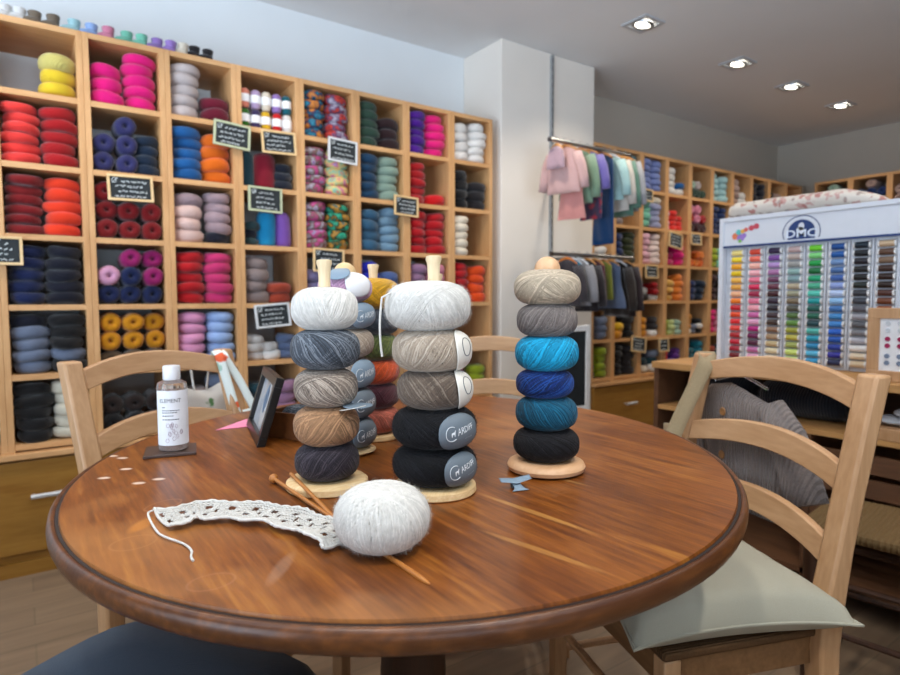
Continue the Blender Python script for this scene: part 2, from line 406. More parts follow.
ORD = ['first', 'second', 'third', 'fourth', 'fifth', 'sixth', 'seventh', 'eighth', 'ninth', 'tenth']
ROWN = ['top', 'second', 'third', 'fourth', 'fifth', 'bottom']
for k in range(-1, 8):
    lab = 'tall oak tower of square yarn cubbies, cut off by the photo\'s left edge' if k < 0 else 'tall oak yarn cubby tower, %s full column of the long left shelving' % ORD[k]
    make_tower('yarn_shelf_tower', (X0+k*DX, D, 0), 0, lab, 'oak yarn shelf towers along the left wall')
for k in range(-1, 8):
    lab = 'tall oak yarn cubby tower behind the clothes rail' if k < 0 else 'tall oak yarn cubby tower on the back wall, %s column right of the clothes rail' % ORD[k]
    if k == -1: NT = make_tower('yarn_shelf_tower', (3.2065, D, 0), 0, 'tall oak yarn cubby tower half hidden behind the white pillar', 'oak yarn shelf towers along the back wall')
    if k == -1: NT.scale = (.729, 1, 1)
    make_tower('yarn_shelf_tower', (XR+k*DXR, D, 0), 0, lab, 'oak yarn shelf towers along the back wall')
# far wall towers face -X : local x runs along -Y
XF = 6.02
for i in range(6):
    make_tower('yarn_shelf_tower', (XF, 2.70-i*.2985, 0), -PI/2, 'tall oak yarn cubby tower on the far wall, %s from the room corner' % ORD[i], 'oak yarn shelf towers along the far wall')

# base drawer cabinets
M_hndl = plain('satin_handle', 'C8C8CA', .4, metal=.3)
def cabinet(name, loc, rz, width, label, dz=.495):
    t = thing(name, label, 'drawer cabinet', loc, rz, 'low oak drawer cabinets under the shelving')
    MB().box(.002, width-.002, 0, .36, .055, dz-.036).build('body', M_draw, t, smooth=False, bevel=.001)
    MB().box(.001, width-.001, -.012, .35, 0, .055).build('plinth', M_draw, t, smooth=False)
    MB().box(.001, width-.001, -.035, .36, dz-.035, dz-.0125).build('ledge', M_oakh, t, smooth=False, bevel=.003)
    d = MB().box(.006, width-.006, -.018, -.0005, .09, dz-.045).build('drawer', M_draw, t, smooth=False, bevel=.002)
    c = width/2-.03
    h = MB().tube([(c-.055, -.05, .315), (c+.055, -.05, .315)], .0095, 12)
    for s in (-1, 1): h.tube([(c+s*.045, -.05, .315), (c+s*.045, -.018, .315)], .004, 8)
    h.build('handle', M_hndl, d)
    return t
cabinet('drawer_cabinet', (X0-DX, D, 0), 0, DX*3, 'low golden oak drawer cabinet under the left shelving with a bar handle')
cabinet('drawer_cabinet', (X0+2*DX, D, 0), 0, DX*3, 'low golden oak drawer cabinet under the left shelving behind the round table')
cabinet('drawer_cabinet', (X0+5*DX, D, 0), 0, DX*3, 'low golden oak drawer cabinet at the pillar end of the left shelving')
cabinet('drawer_cabinet', (3.21, D, 0), 0, XR+DXR-3.21, 'low oak drawer cabinet on the back wall beside the white chalkboard frame')
cabinet('drawer_cabinet', (XR+DXR, D, 0), 0, DXR*3, 'low oak drawer cabinet on the back wall left of the thread display')
cabinet('drawer_cabinet', (XR+4*DXR, D, 0), 0, DXR*4, 'low oak drawer cabinet in the back corner behind the thread display')

# ------------------------------------------------------------------ yarn on the shelves
def flat_ball_mesh(seed, a=.060, h=.052):
    r = random.Random(seed); n, m = 22, 10; mb = MB(); vs = []; fs = []
    ph = [r.random()*6 for _ in range(4)]
    prof = []
    for i in range(m+1):
        u = -PI/2+PI*i/m; prof.append((.010+(a-.010)*abs(math.cos(u))**.50 if 0 < i < m else .008, h/2*abs(math.sin(u))**.85*(1 if u > 0 else -1)*(1.08 if 0 < i < m else .80)))
    for q, z in prof:
        for i in range(n):
            an = 2*PI*i/n; k = 1+.045*math.sin(2*an+ph[0])+.025*math.sin(3*an+ph[1]+z*60)
            vs.append((q*k*math.cos(an), q*k*math.sin(an)*1.1, z*(1+.08*math.sin(an+ph[2]))+h/2+.003*math.sin(an*2+ph[3])*(q/a)))
    for j in range(m):
        for i in range(n): fs.append((j*n+i, j*n+(i+1) % n, (j+1)*n+(i+1) % n, (j+1)*n+i))
    fs.append(tuple(range(n-1, -1, -1))); fs.append(tuple(m*n+i for i in range(n)))
    mb.add(vs, fs); return mb
def to_mesh(mb, name, mats):
    o = mb.build(name, mats, auto=0); me = o.data; bpy.data.objects.remove(o); return me
BALLS = [to_mesh(flat_ball_mesh(i), 'yarn_ball', M_wool) for i in range(4)]
def roll_mesh(seed, a=.0435, L=.14):
    r = random.Random(seed); mb = MB(); vs = []; fs = []; n = 20
    prof = [(.004, .020), (.008, .004), (.016, -.004), (.030, -.003), (.040, .006), (a, .022), (a*1.02, L*.5), (a, L-.02), (.03, L-.002), (.004, L)]
    ph = r.random()*6
    for q, y in prof:
        for i in range(n):
            an = 2*PI*i/n; k = 1+.05*math.sin(2*an+ph)+.02*math.sin(5*an)
            vs.append((q*k*math.cos(an), y, q*.93*k*math.sin(an)+a*.93))
    for j in range(len(prof)-1):
        for i in range(n): fs.append((j*n+i, (j+1)*n+i, (j+1)*n+(i+1) % n, j*n+(i+1) % n))
    fs.append(tuple(range(n))); fs.append(tuple((len(prof)-1)*n+i for i in range(n-1, -1, -1)))
    mb.add(vs, fs); return mb
ROLLS = [to_mesh(roll_mesh(i), 'yarn_skein', M_wool) for i in range(3)]
def small_ball(a=.0245, h=.088):
    return MB().lathe([(.006, .004), (a*.7, 0), (a*.95, .008), (a*1.05, h*.3), (a, h*.5), (a*1.05, h*.7), (a*.95, h-.008), (a*.6, h), (.005, h-.004)], 16)
SMALL = to_mesh(small_ball(), 'mini_yarn_skein', M_wool)
SBAND = to_mesh(MB().lathe([(.0262, .026), (.0268, .028), (.0268, .060), (.0262, .062)], 16), 'paper_band', M_paper)
CONE = to_mesh(MB().lathe([(.020, 0), (.050, .002), (.056, .02), (.056, .1), (.052, .145), (.04, .165), (.014, .172)], 24), 'yarn_cone', M_wool)
TAGM = to_mesh(MB().box(-.016, .016, -.001, .001, .008, .036), 'price_band', M_paper)
COL = dict(yellow='E8CC3A', pale_yellow='D8CC80', coral='EE4A44', crimson='B4101E', dark_red='8C0C18', orange_red='F04A22', navy='10285A', dark_navy='0E1630',
  grey_blue='7F8AA0', black='141318', cream='E4DDCB', magenta='E8128A', purple_navy='3C3C70', dark_teal='12304A', plum_magenta='A01A70', pink_pale='DCA8C4',
  mustard='D8980C', brown_khaki='6E5A44', dark_brown='33231E', greige='CFC4C2', burgundy='7A0C34', blue='1C6AA6', orange='EA7A10', blush='E6C8C0', taupe='B09AA0',
  red='C40C22', hot_pink='D2407E', light_pink='E6A6CA', light_blue='A6BFE8', white='EDEBE8', slate_blue='7080A0', peach='EE9C86', lilac='C4AED0', lavender='A88AC8',
  teal='14707E', green='3E7A26', violet_navy='4C3E6C', deep_yellow='F0C428', pure_red='D40E1C', petrol='1C4A58', wine='981A38', midnight='222A3C', turquoise='1C9CCC',
  amethyst='9268C0', smoke_teal='3A5458', terracotta='B05038', dark_green='3A5648', cocoa='3E2428', deep_teal='11496A', sage='98AEA0', slate_teal='3F6A86',
  powder_blue='82A2B8', royal_blue='1A2CB8', denim='5C72A4', purple='5A1496', bright_pink='F01C8C', scarlet='E01020', mauve='A884A2', rose='E094AC', charcoal='302C30',
  ivory='EDE2D0', bright_orange='F2601C', olive='5E6428', lime='A4B42C', periwinkle='8C9CD0', mint='8CD0B8', pale_lavender='B0B4D4', pale_pink='EEC0CE',
  cream_pink='EEDCD6', dark_olive='3C4420', aqua='1E90A4', coral_red='E8433A', pale_aqua='B4D8DC', dark_blue='1A3A70', apricot='F09440', pale_orange='F0C06C',
  pale_lime='D0DCA0', violet='7A48A0', beige_pink='BCA49C', brown='5A3020', pale_sage='AEC8B8', heather='9A90B4', mud='8A7C6C', stone='9A8C8A', brown_wine='4A1C28')
MULTI = dict(
  jewel=yarn_multi('jewel_variegated_wool', ['14506A', 'D08030', '283050', '30809A', '503040']),
  ember=yarn_multi('ember_variegated_wool', ['402038', 'C04030', '584060', 'A8A0B0', '202838']),
  berry=yarn_multi('berry_variegated_wool', ['8A8AA8', 'B84080', '6A584E', 'A8A0B0', '844A90']),
  candy=yarn_multi('candy_variegated_wool', ['D87860', '70B8A4', 'DCBC70', 'C8708C', 'A894BC']),
  forest=yarn_multi('forest_variegated_wool', ['1C5A60', 'B08030', '2A3020', '2CA080', '6A5030']),
  dusk=yarn_multi('dusk_variegated_wool', ['4A3A60', '905A70', '3C6080', '8A7090', '2A2838']))
CNAMES = {}
def cname(c):
    if c in MULTI: return {'jewel': 'jewel variegated', 'ember': 'ember variegated', 'berry': 'berry variegated', 'candy': 'rainbow variegated', 'forest': 'forest variegated', 'dusk': 'dusk variegated'}[c]
    return c.replace('_', ' ')
MULTI_MESH = {}
def put(me, name, c, loc, rz, scale, label, cat, group, M=None):
    if c in MULTI:
        key = (me.name, c)
        if key not in MULTI_MESH:
            m2 = me.copy(); m2.materials[0] = MULTI[c]; MULTI_MESH[key] = m2
        me = MULTI_MESH[key]; colr = (1, 1, 1, 1)
    else:
        v = [x**1.2*.83 for x in lin(COL[c])]; j = R.uniform(.93, 1.07); colr = (min(1, v[0]*j), min(1, v[1]*j), min(1, v[2]*j), 1)
    o = bpy.data.objects.new(name, me); C.objects.link(o); o.color = colr
    o.location = loc; o.rotation_euler = (R.uniform(-.04, .04), R.uniform(-.05, .05), rz); o.scale = scale
    if M is not None:
        o.matrix_world = M @ (Matrix.Translation(loc) @ o.rotation_euler.to_matrix().to_4x4() @ Matrix.Diagonal((*scale, 1)))
    return tag(o, label, cat, group)
POSN = {1: ['only'], 2: ['lower', 'upper'], 3: ['lowest', 'middle', 'topmost']}
def levels(n):
    if n in POSN: return POSN[n]
    return ['lowest']+['%s from bottom' % ORD[i] for i in range(1, n-1)]+['topmost']
SIDE = {1: [''], 2: ['left ', 'right '], 3: ['left ', 'middle ', 'right ']}
USED = {}
BALLQ = []
def flush_balls():
    BALLQ.sort(key=lambda q: q[0])
    for q in BALLQ[:300]: q[1]()
    rest = BALLQ[300:]
    mb = MB(); cols = []
    for _, _, (mesh, Mx, colr) in rest:
        k0 = len(mb.v)
        for v in mesh.vertices: mb.v.append(Mx @ v.co)
        for p in mesh.polygons: mb.f.append([i+k0 for i in p.vertices]); mb.m.append(0)
        cols += list(colr)*len(mesh.vertices)
    m = M_wool.copy(); m.name = 'dyed_wool_by_ball'; nt = m.node_tree
    at = N(nt, 'ShaderNodeAttribute'); at.attribute_name = 'wool_colour'
    oi = [n for n in nt.nodes if n.type == 'OBJECT_INFO'][0]
    for l in list(oi.outputs['Color'].links): nt.links.new(at.outputs['Color'], l.to_socket)
    o = mb.build('yarn_balls', m, auto=0)
    a = o.data.color_attributes.new('wool_colour', 'FLOAT_COLOR', 'POINT'); a.data.foreach_set('color', cols)
    tag(o, 'many small yarn balls filling the farther cubbies along the shelving', 'yarn balls', kind='stuff')
def queue_ball(me, c, loc, rz, scale, lab, group, Mx):
    if c in MULTI: colr = None
    v = [x**1.2*.83 for x in lin(COL.get(c, 'FFFFFF'))]; j = R.uniform(.93, 1.07)
    rot = (R.uniform(-.05, .05), R.uniform(-.085, .085), rz)
    from mathutils import Euler
    W = Mx @ (Matrix.Translation(loc) @ Euler(rot).to_matrix().to_4x4() @ Matrix.Diagonal((*scale, 1)))
    colr = tuple(min(1, x*j) for x in v)+(1,)
    def mk():
        m2 = me; cc = colr
        if c in MULTI:
            key = (me.name, c)
            if key not in MULTI_MESH: MULTI_MESH[key] = me.copy(); MULTI_MESH[key].materials[0] = MULTI[c]
            m2 = MULTI_MESH[key]; cc = (1, 1, 1, 1)
        o = bpy.data.objects.new('yarn_ball', m2); C.objects.link(o); o.color = cc; o.matrix_world = W
        tag(o, lab, 'yarn ball', group)
    BALLQ.append(((W.translation-Vector((0, 0, 1.07))).length-(9 if c in MULTI else 0), mk, (me, W, colr)))
def uniq(lab):
    USED[lab] = USED.get(lab, 0)+1; return lab
def fill(M, where, row, spec):
    """spec: list of stacks. ('b',[colours bottom->top],x,scale) flat balls ; ('e',[colour rows]) ; ('c',...) cones ; ('u',rows) banded minis"""
    z0 = Z_TOP-(row+1)*P_ROW+BT/2+.0008
    sides = [s for s in spec if s[0] in 'bc']
    for si, s in enumerate(spec):
        kind = s[0]
        if kind == 'b':
            cols = s[1]; x = s[2]; sc_ = s[3] if len(s) > 3 else 1.0
            n = len(cols); h = min(.052*sc_, .225/max(n, 4.32)) ; z = z0
            sd = 'left stack' if x < -.03 else ('right stack' if x > .03 else 'middle stack')
            lv = levels(n)
            for i, c in enumerate(cols):
                yy = .072+R.uniform(-.008, .008)
                stk = '%s, ' % sd if n > 1 else sd.replace(' stack', ' side')+', '
                lab = '%s yarn ball, %s%s%s, %s' % (cname(c), (lv[i]+', ' if n > 1 else ''), stk, rowtext(row), where)
                queue_ball(BALLS[R.randrange(4)], c, (x+R.uniform(-.006, .006), yy, z), R.uniform(0, 6), (1.04*sc_, 1.02*sc_, h/.052*1.10), fixlab(lab), 'yarn balls stacked in %s of %s' % (rowtext(row), where), M)
                z += h
        elif kind == 'e':
            a = .084
            rows = s[1]; z = z0
            xoff = s[2] if len(s) > 2 else 0; k = s[3] if len(s) > 3 else 1.0
            lvs = levels(len(rows))
            for i, rr in enumerate(rows):
                n = len(rr)
                for j, c in enumerate(rr):
                    if c is None: continue
                    x = xoff+(j-(n-1)/2)*a*k+(R.uniform(-.003, .003))
                    sd = ['left', 'middle', 'right'][j] if n == 3 else (['left', 'right'][j] if n == 2 else 'single')
                    lab = '%s yarn skein end out, %s, %s layer, %s, %s' % (cname(c), sd, lvs[i].split(' from')[0], rowtext(row), where)
                    put(ROLLS[R.randrange(3)], 'yarn_skein', c, (x, .02+R.uniform(-.01, .012), z), R.uniform(-.05, .05), (k, k, k), fixlab(lab), 'yarn skein', 'yarn skeins laid end out in %s of %s' % (rowtext(row), where), M)
                z += .076*k
        elif kind == 'u':
            z = z0
            for i, rr in enumerate(s[1]):
                n = len(rr)
                for j, c in enumerate(rr):
                    x = (j-(n-1)/2)*.0505
                    lab = '%s mini yarn skein in paper band, %s layer, %s, %s' % (cname(c), ['lower', 'upper'][i], rowtext(row), where)
                    o = put(SMALL, 'mini_yarn_skein', c, (x, .05, z), 0, (.92, .92, 1.0), fixlab(lab), 'yarn skein', 'banded mini skeins in %s of %s' % (rowtext(row), where), M)
                    p = bpy.data.objects.new('paper_band', SBAND); C.objects.link(p); p.parent = o
                z += .0905
        elif kind == 'c':
            c = s[1]; x = s[2]; k = s[3] if len(s) > 3 else 1
            lab = '%s yarn on an upright cone, %s of %s' % (cname(c), rowtext(row), where)
            put(CONE, 'yarn_cone', c, (x, .085, z0), R.uniform(0, 6), (k, k, 1.0), fixlab(lab), 'yarn cone', 'yarn cones in %s of %s' % (rowtext(row), where), M)
def rowtext(r): return ROWN[r]+' row'
def fixlab(l):
    w_ = l.replace('  ', ' ').split()
    return ' '.join(w_)
A_, B_ = -.063, .063
def st(c, n, x, s=1.0):
    return ('b', [c]*n if isinstance(c, str) else c, x, s)
LEFT = {
 (-1, 3): [st('navy', 4, B_)], (-1, 4): [st('dark_brown', 4, B_)], (-1, 5): [st('brown_wine', 5, B_)],
 (0, 0): [st(['yellow', 'yellow', 'pale_yellow'], 3, .068)],
 (0, 1): [st('coral', 6, A_), st('crimson', 5, B_)], (0, 2): [st('dark_red', 6, A_), st('orange_red', 5, B_)],
 (0, 3): [st('navy', 5, A_), st('dark_navy', 5, B_)], (0, 4): [st(['grey_blue']*4+['dark_navy'], 5, A_), st(['black', 'grey_blue', 'black', 'black', 'black'], 5, B_)],
 (0, 5): [st('black', 5, A_), st('cream', 5, B_)],
 (1, 0): [st('magenta', 3, -.066), st('magenta', 5, .055)],
 (1, 1): [('e', [['purple_navy', 'purple_navy'], ['purple_navy', 'purple_navy'], [None, 'purple_navy']], -.043), st('dark_teal', 4, .075, .8)],
 (1, 2): [('e', [['dark_red']*3, ['dark_red']*3, ['dark_red', None, None]], 0)],
 (1, 3): [('e', [['navy']*3, ['pink_pale', 'navy', 'plum_magenta'], [None, 'plum_magenta', 'plum_magenta']], 0)],
 (1, 4): [('e', [['brown_khaki']*3, ['mustard']*3, ['mustard']*3], 0)],
 (1, 5): [('e', [['black']*3, ['dark_brown']*3], 0)],
 (2, 0): [st('greige', 5, A_), st('burgundy', 2, B_)], (2, 1): [st('blue', 5, A_), st('orange', 4, B_)],
 (2, 2): [st(['blush']*3+['taupe'], 4, A_), st(['dark_navy']+['taupe']*4, 5, B_, .94)],
 (2, 3): [st('red', 5, A_), st('hot_pink', 5, B_)], (2, 4): [st('light_pink', 5, A_), st('light_blue', 5, B_)],
 (2, 5): [st('stone', 3, A_), st('grey_blue', 4, B_)],
 (3, 0): [('u', [['green', 'violet_navy', 'deep_yellow', 'pure_red', 'white'], ['peach', 'lilac', 'ivory', 'lavender', 'teal']])],
 (3, 1): [('c', 'petrol', -.09, .7), ('c', 'wine', -.005), st('midnight', 3, .08, .78)],
 (3, 2): [st(['smoke_teal', 'midnight', 'smoke_teal'], 3, -.09, .68), ('c', 'turquoise', -.005, .84), ('c', 'amethyst', .08, .76)],
 (3, 3): [st('stone', 4, A_), st('terracotta', 2, .05, .9)],
 (3, 4): [st('white', 3, -.078, .74), st('white', 2, .0, .74), st('slate_blue', 3, .078, .74)],
 (3, 5): [st('petrol', 3, A_), st('mauve', 3, B_)],
 (4, 0): [st('jewel', 5, A_, .98), st('ember', 5, B_, .98)], (4, 1): [st('berry', 5, A_), st('candy', 5, B_)],
 (4, 2): [st('berry', 5, A_), st('forest', 5, B_)], (4, 3): [st('heather', 3, A_), st('midnight', 2, B_)],
 
 (5, 0): [st('dark_green', 5, A_), st('cocoa', 3, B_)], (5, 1): [st('deep_teal', 5, A_), st('sage', 5, B_)],
 (5, 2): [st('slate_teal', 4, A_), st('powder_blue', 5, B_)], (5, 3): [st('royal_blue', 4, A_), st('denim', 3, B_)],

 (6, 0): [st('purple', 5, A_), st('bright_pink', 5, B_)], (6, 1): [st('crimson', 5, A_), st('scarlet', 1, B_)],
 (6, 2): [st('red', 5, A_), st('red', 5, B_)], (6, 3): [st('mauve', 4, A_), st('rose', 4, B_)],
 (6, 5): [st('burgundy', 3, B_)],
 (7, 0): [st('white', 4, A_), st('white', 5, B_)], (7, 1): [st('black', 4, A_), st('charcoal', 3, B_)],
 (7, 2): [st('ivory', 5, A_)], (7, 3): [st('red', 5, A_), st('bright_orange', 4, B_)],
 (7, 5): [st('magenta', 1, A_), st('lime', 3, B_)],
}
for (k, r), spec in LEFT.items():
    where = ('left edge column' if k < 0 else 'left shelving column %s' % ['one', 'two', 'three', 'four', 'five', 'six', 'seven', 'eight'][k])
    fill(Matrix.Translation((X0+k*DX+CW/2, D, 0)), where, r, spec)
def tri(c): return [st(c, 3, -.078, .74), st(c, 3, 0, .74), st(c, 3, .078, .74)]
RIGHT = {
 (-2, 4): [st('grey_blue', 3, B_)], (-2, 5): [st('black', 3, A_), st('lime', 4, B_)], (-2, 2): [st('white', 2, B_)],
 (-1, 0): [st('petrol', 4, A_), st('aqua', 5, B_)], (-1, 2): [st('dark_blue', 4, A_), st('dark_olive', 5, B_)],
 (-1, 3): [st(['midnight', 'midnight', 'deep_yellow'], 3, A_), st('dark_navy', 4, B_)], (-1, 4): [st(['mustard', 'deep_yellow'], 2, A_), st('black', 4, B_)],
 (-1, 5): [st('black', 5, A_), st('charcoal', 4, B_)], (-1, 1): [st('stone', 3, A_)],
 (0, 0): [st('periwinkle', 5, A_), st('periwinkle', 5, B_)], (0, 1): [st('mint', 4, A_), st(['pale_lavender']*4+['ivory'], 5, B_)],
 (0, 2): [st('pale_pink', 5, A_), st('cream_pink', 5, B_)], (0, 3): [st(['dark_brown', 'white'], 2, A_, .9), st(['white', 'crimson', 'crimson'], 3, B_, .85)],
 (0, 4): [st('mustard', 3, A_, .9), st(['white', 'charcoal', 'charcoal'], 3, B_, .9)], (0, 5): [st(['ivory', 'petrol'], 2, A_), st(['white', 'petrol', 'grey_blue'], 3, B_)],
 (1, 0): [st('white', 4, A_, .95), st(['white', 'blue'], 2, B_, .9)], (1, 1): [st('pale_pink', 4, -.09, .68), st('coral_red', 4, -.01, .72), st('coral_red', 3, .07, .72)],
 (1, 2): [st('hot_pink', 2, A_, .9), st('bright_pink', 3, B_)], (1, 3): [st('pale_orange', 3, A_), st('apricot', 4, B_, .95)],
 (1, 4): [st('lime', 3, -.078, .74), st('pale_lime', 3, 0, .74), st('pale_sage', 3, .078, .74)], (1, 5): [st('scarlet', 4, -.085, .7), st('lavender', 2, 0, .74), st('violet', 4, .075, .76)],
 (2, 0): [('e', [['dark_green', 'dark_green', 'dark_green'], ['pale_sage', 'greige', None]], 0, .9)], (2, 1): [('e', [['brown_wine']*3, ['crimson', 'rose', 'crimson'], ['rose', 'rose', None]], 0, .95)],
 (2, 2): [('e', [['orange', 'apricot', 'orange'], [None, 'orange', 'apricot']], 0, .8)], (2, 3): [st('dark_blue', 3, A_), st('dark_teal', 3, B_)],
 (2, 4): [st(['ivory', 'mustard', 'mustard', 'mustard'], 4, -.08, .74), st('grey_blue', 2, 0, .72), st(['black', 'white', 'black'], 3, .078, .74)], (2, 5): [st('teal', 3, A_), st('aqua', 4, B_)],
 (3, 0): [st('pale_aqua', 5, A_, .9), st('pale_aqua', 4, B_)], (3, 1): [st('dark_blue', 5, A_), st('dark_blue', 5, B_)],
 (3, 2): [st('lime', 3, A_), st('mint', 3, B_)], (3, 3): [st('brown_wine', 4, A_), st('dark_brown', 4, B_)], (3, 4): [st('bright_pink', 4, -.06, .9), st('rose', 4, B_, .9)],
 (3, 5): [st('terracotta', 3, A_), st('teal', 3, B_)],
 (4, 0): [st('beige_pink', 4, A_), st('white', 2, B_)], (5, 0): [st('dark_navy', 4, A_), st('dark_navy', 4, B_)], (6, 0): [st('black', 3, A_), st('beige_pink', 3, B_)],
}
NUMW = ['one', 'two', 'three', 'four', 'five', 'six', 'seven', 'eight']
for (k, r), spec in RIGHT.items():
    where = 'cubbies beside the pillar' if k == -2 else ('cubbies behind the hanging clothes' if k < 0 else 'back wall shelving column %s' % NUMW[k])
    fill(Matrix.Translation((XR+k*DXR+CW/2, D, 0)), where, r, spec)
for i, spec in enumerate([[('e', [['pale_sage', 'ivory', 'sage'], ['ivory', 'pale_sage', 'pale_sage'], [None, 'pale_sage', None]], 0)], [('e', [['beige_pink', 'beige_pink', 'ivory'], ['dark_blue', 'dark_blue', 'dark_blue'], [None, 'beige_pink', None]], 0)],
                          [('e', [['beige_pink', 'beige_pink', 'black'], ['beige_pink', 'beige_pink', None]], 0)], [st('stone', 3, A_)]]):
    fill(Matrix.Translation((XF, 2.70-i*.2985-CW/2, 0)) @ Matrix.Rotation(-PI/2, 4, 'Z'), 'far wall shelving column %s' % NUMW[i], 0, spec)

flush_balls()
# ------------------------------------------------------------------ chalk signs clipped on the shelves
def sign(x, z, w_, h, frame, tilt, label, y=D-.012, seed=1):
    t = thing('chalk_price_sign', label, 'sign', (x, y, z), 0, 'small framed chalkboard price signs')
    t.rotation_euler = (rad(-4), tilt, 0)
    b = .010; f = MB()
    for (a, b2, c, d) in ((-w_/2, w_/2, h/2-b, h/2), (-w_/2, w_/2, -h/2, -h/2+b), (-w_/2, -w_/2+b, -h/2+b, h/2-b), (w_/2-b, w_/2, -h/2+b, h/2-b)):
        f.box(a, b2, -.006, .004, c, d)
    f.build('frame', frame, t, smooth=False, bevel=.001)
    MB().box(-w_/2+b, w_/2-b, -.001, .004, -h/2+b, h/2-b).build('slate', M_slate, t, smooth=False)
    r = random.Random(seed); c = MB(); ww = w_-2*b-.02
    k = 4 if h > .105 else 3
    for i in range(k):
        zz = h/2-b-.018-i*(h-2*b-.024)/(k-1)*.95
        x0 = -ww/2+(.03 if i in (0,) else r.uniform(0, .02)); x1 = ww/2-r.uniform(0, .03); x_ = x0
        while x_ < x1:
            L = r.uniform(.008, .022); pts = []
            for q in range(7):
                pts.append((min(x_+L*q/6, x1+.003), -.0025, zz+r.uniform(-.0045, .0045)))
            c.tube(pts, .0017, 4); x_ += L+.005
    # ball-of-yarn doodle in the corner
    cx, cz = -w_/2+b+.016, h/2-b-.014
    c.tube([(cx+.009*math.cos(a*.6), -.0025, cz+.009*math.sin(a*.6)) for a in range(11)], .0012, 4)
    c.tube([(cx-.008, -.0025, cz-.012), (cx+.014, -.0025, cz+.012)], .0012, 4)
    c.build('chalk_writing', M_chalk, t)
    return t
M_sg = plain('pale_green_frame', 'B9BE9C', .6); M_sw = plain('white_frame', 'D8DADC', .6)
sign(-.036, 1.256, .106, .108, M_pine, 0, 'framed chalkboard sign cut by the photo\'s left edge, on the left shelving', seed=2)
sign(.392, 1.530, .170, .107, M_pine, -.02, 'wood framed chalkboard sign over the dark red skeins, second column', seed=3)
sign(.808, 1.807, .162, .112, M_sg, .08, 'green framed chalkboard sign above the orange balls on left shelving', seed=4)
sign(1.023, 1.805, .165, .108, M_pine, -.03, 'wood framed chalkboard sign below the paper banded mini skeins', seed=5)
sign(.953, 1.534, .159, .116, M_sg, .03, 'green framed chalkboard sign above the turquoise yarn cone', seed=6)
sign(1.350, 1.810, .158, .118, M_sw, .06, 'white framed chalkboard sign above the pastel rainbow variegated balls', seed=7)
sign(1.718, 1.569, .150, .107, M_pine, .05, 'wood framed chalkboard sign between powder blue and red balls', seed=8)
sign(.977, .995, .168, .112, M_sw, -.08, 'white framed chalkboard sign above the small white balls', seed=9)
sign(1.266, 1.263, .166, .118, M_pine, .04, 'wood framed chalkboard sign behind the topmost white ball of the left peg', seed=10)
sign(3.76, 1.822, .15, .092, M_pine, .04, 'tiny wood framed chalkboard sign under the periwinkle balls', seed=11)
sign(4.121, 1.512, .17, .12, M_pine, .15, 'tiny tilted chalkboard sign above the bright pink balls on back shelving', seed=12)
sign(4.389, 1.538, .14, .095, M_pine, 0, 'tiny straight chalkboard sign above the orange skeins on back shelving', seed=13)
sign(3.835, 1.269, .15, .10, M_pine, 0, 'tiny chalkboard sign below the pale pink balls on back shelving', seed=14)
sign(3.698, .734, .165, .115, M_pine, .14, 'tiny tilted chalkboard sign low beside black balls on back shelving', seed=15)
sign(3.997, .716, .12, .105, M_pine, 0, 'tiny chalkboard sign left of the low scarlet balls on back shelving', seed=16)

# ------------------------------------------------------------------ knitted booties on top of the left shelving
def bootie_mesh():
    mb = MB(); sec = [(-.036, .018, .012), (-.03, .026, .02), (-.01, .028, .024), (.012, .026, .02), (.03, .024, .016), (.042, .014, .008)]
    n = 14; vs = []; fs = []
    for (y, rw, rh) in sec:
        for i in range(n):
            a = 2*PI*i/n; vs.append((rw*math.cos(a), y, max(0.0005, rh*math.sin(a)+rh*.9)))
    for j in range(len(sec)-1):
        for i in range(n): fs.append((j*n+i, (j+1)*n+i, (j+1)*n+(i+1) % n, j*n+(i+1) % n))
    fs.append(tuple(range(n))); fs.append(tuple((len(sec)-1)*n+i for i in range(n-1, -1, -1)))
    mb.add(vs, fs); return mb
BOOT = to_mesh(bootie_mesh(), 'baby_bootie', M_wool)
CUFF = to_mesh(MB().lathe([(.021, .022), (.023, .045), (.026, .062), (.024, .066), (.019, .064), (.018, .035)], 14, TRS((0, -.016, 0))), 'cuff', M_wool)
boots = [(-.02, 'white', 'white knitted baby bootie, left of the white pair'), (.026, 'white', 'white knitted baby bootie next to the beige bootie'), (.075, 'mud', 'beige knitted baby bootie, left one of the beige pair'), (.135, 'mud', 'beige knitted baby bootie, right one of the beige pair'),
  (.205, 'pale_aqua', 'pale blue knitted baby bootie, left one of the blue pair'), (.265, 'light_blue', 'light blue knitted baby bootie, right one of the blue pair'), (.325, 'rose', 'dusty pink knitted baby bootie standing alone'),
  (.392, 'mint', 'green knitted baby bootie, left one of the green pair'), (.448, 'mint', 'green knitted baby bootie, right one of the green pair'), (.508, 'lavender', 'lilac knitted baby bootie, left one of the lilac pair'),
  (.562, 'lavender', 'lilac knitted baby bootie, right one of the lilac pair'), (.612, 'ivory', 'cream knitted baby bootie beside the dark pair'), (.658, 'charcoal', 'charcoal knitted baby bootie, left one of the dark pair'), (.715, 'charcoal', 'charcoal knitted baby bootie, right one of the dark pair')]
for x, c, lab in boots:
    o = put(BOOT, 'baby_bootie', c, (x, D+.055, Z_TOP+.0052), R.uniform(1.0, 1.9), (.92, .92, .8), lab+' on the left shelving', 'baby bootie', 'knitted baby booties on top of the left shelving')
    o.rotation_euler[0] = o.rotation_euler[1] = 0
    q = bpy.data.objects.new('cuff', CUFF); C.objects.link(q); q.parent = o; q.color = o.color

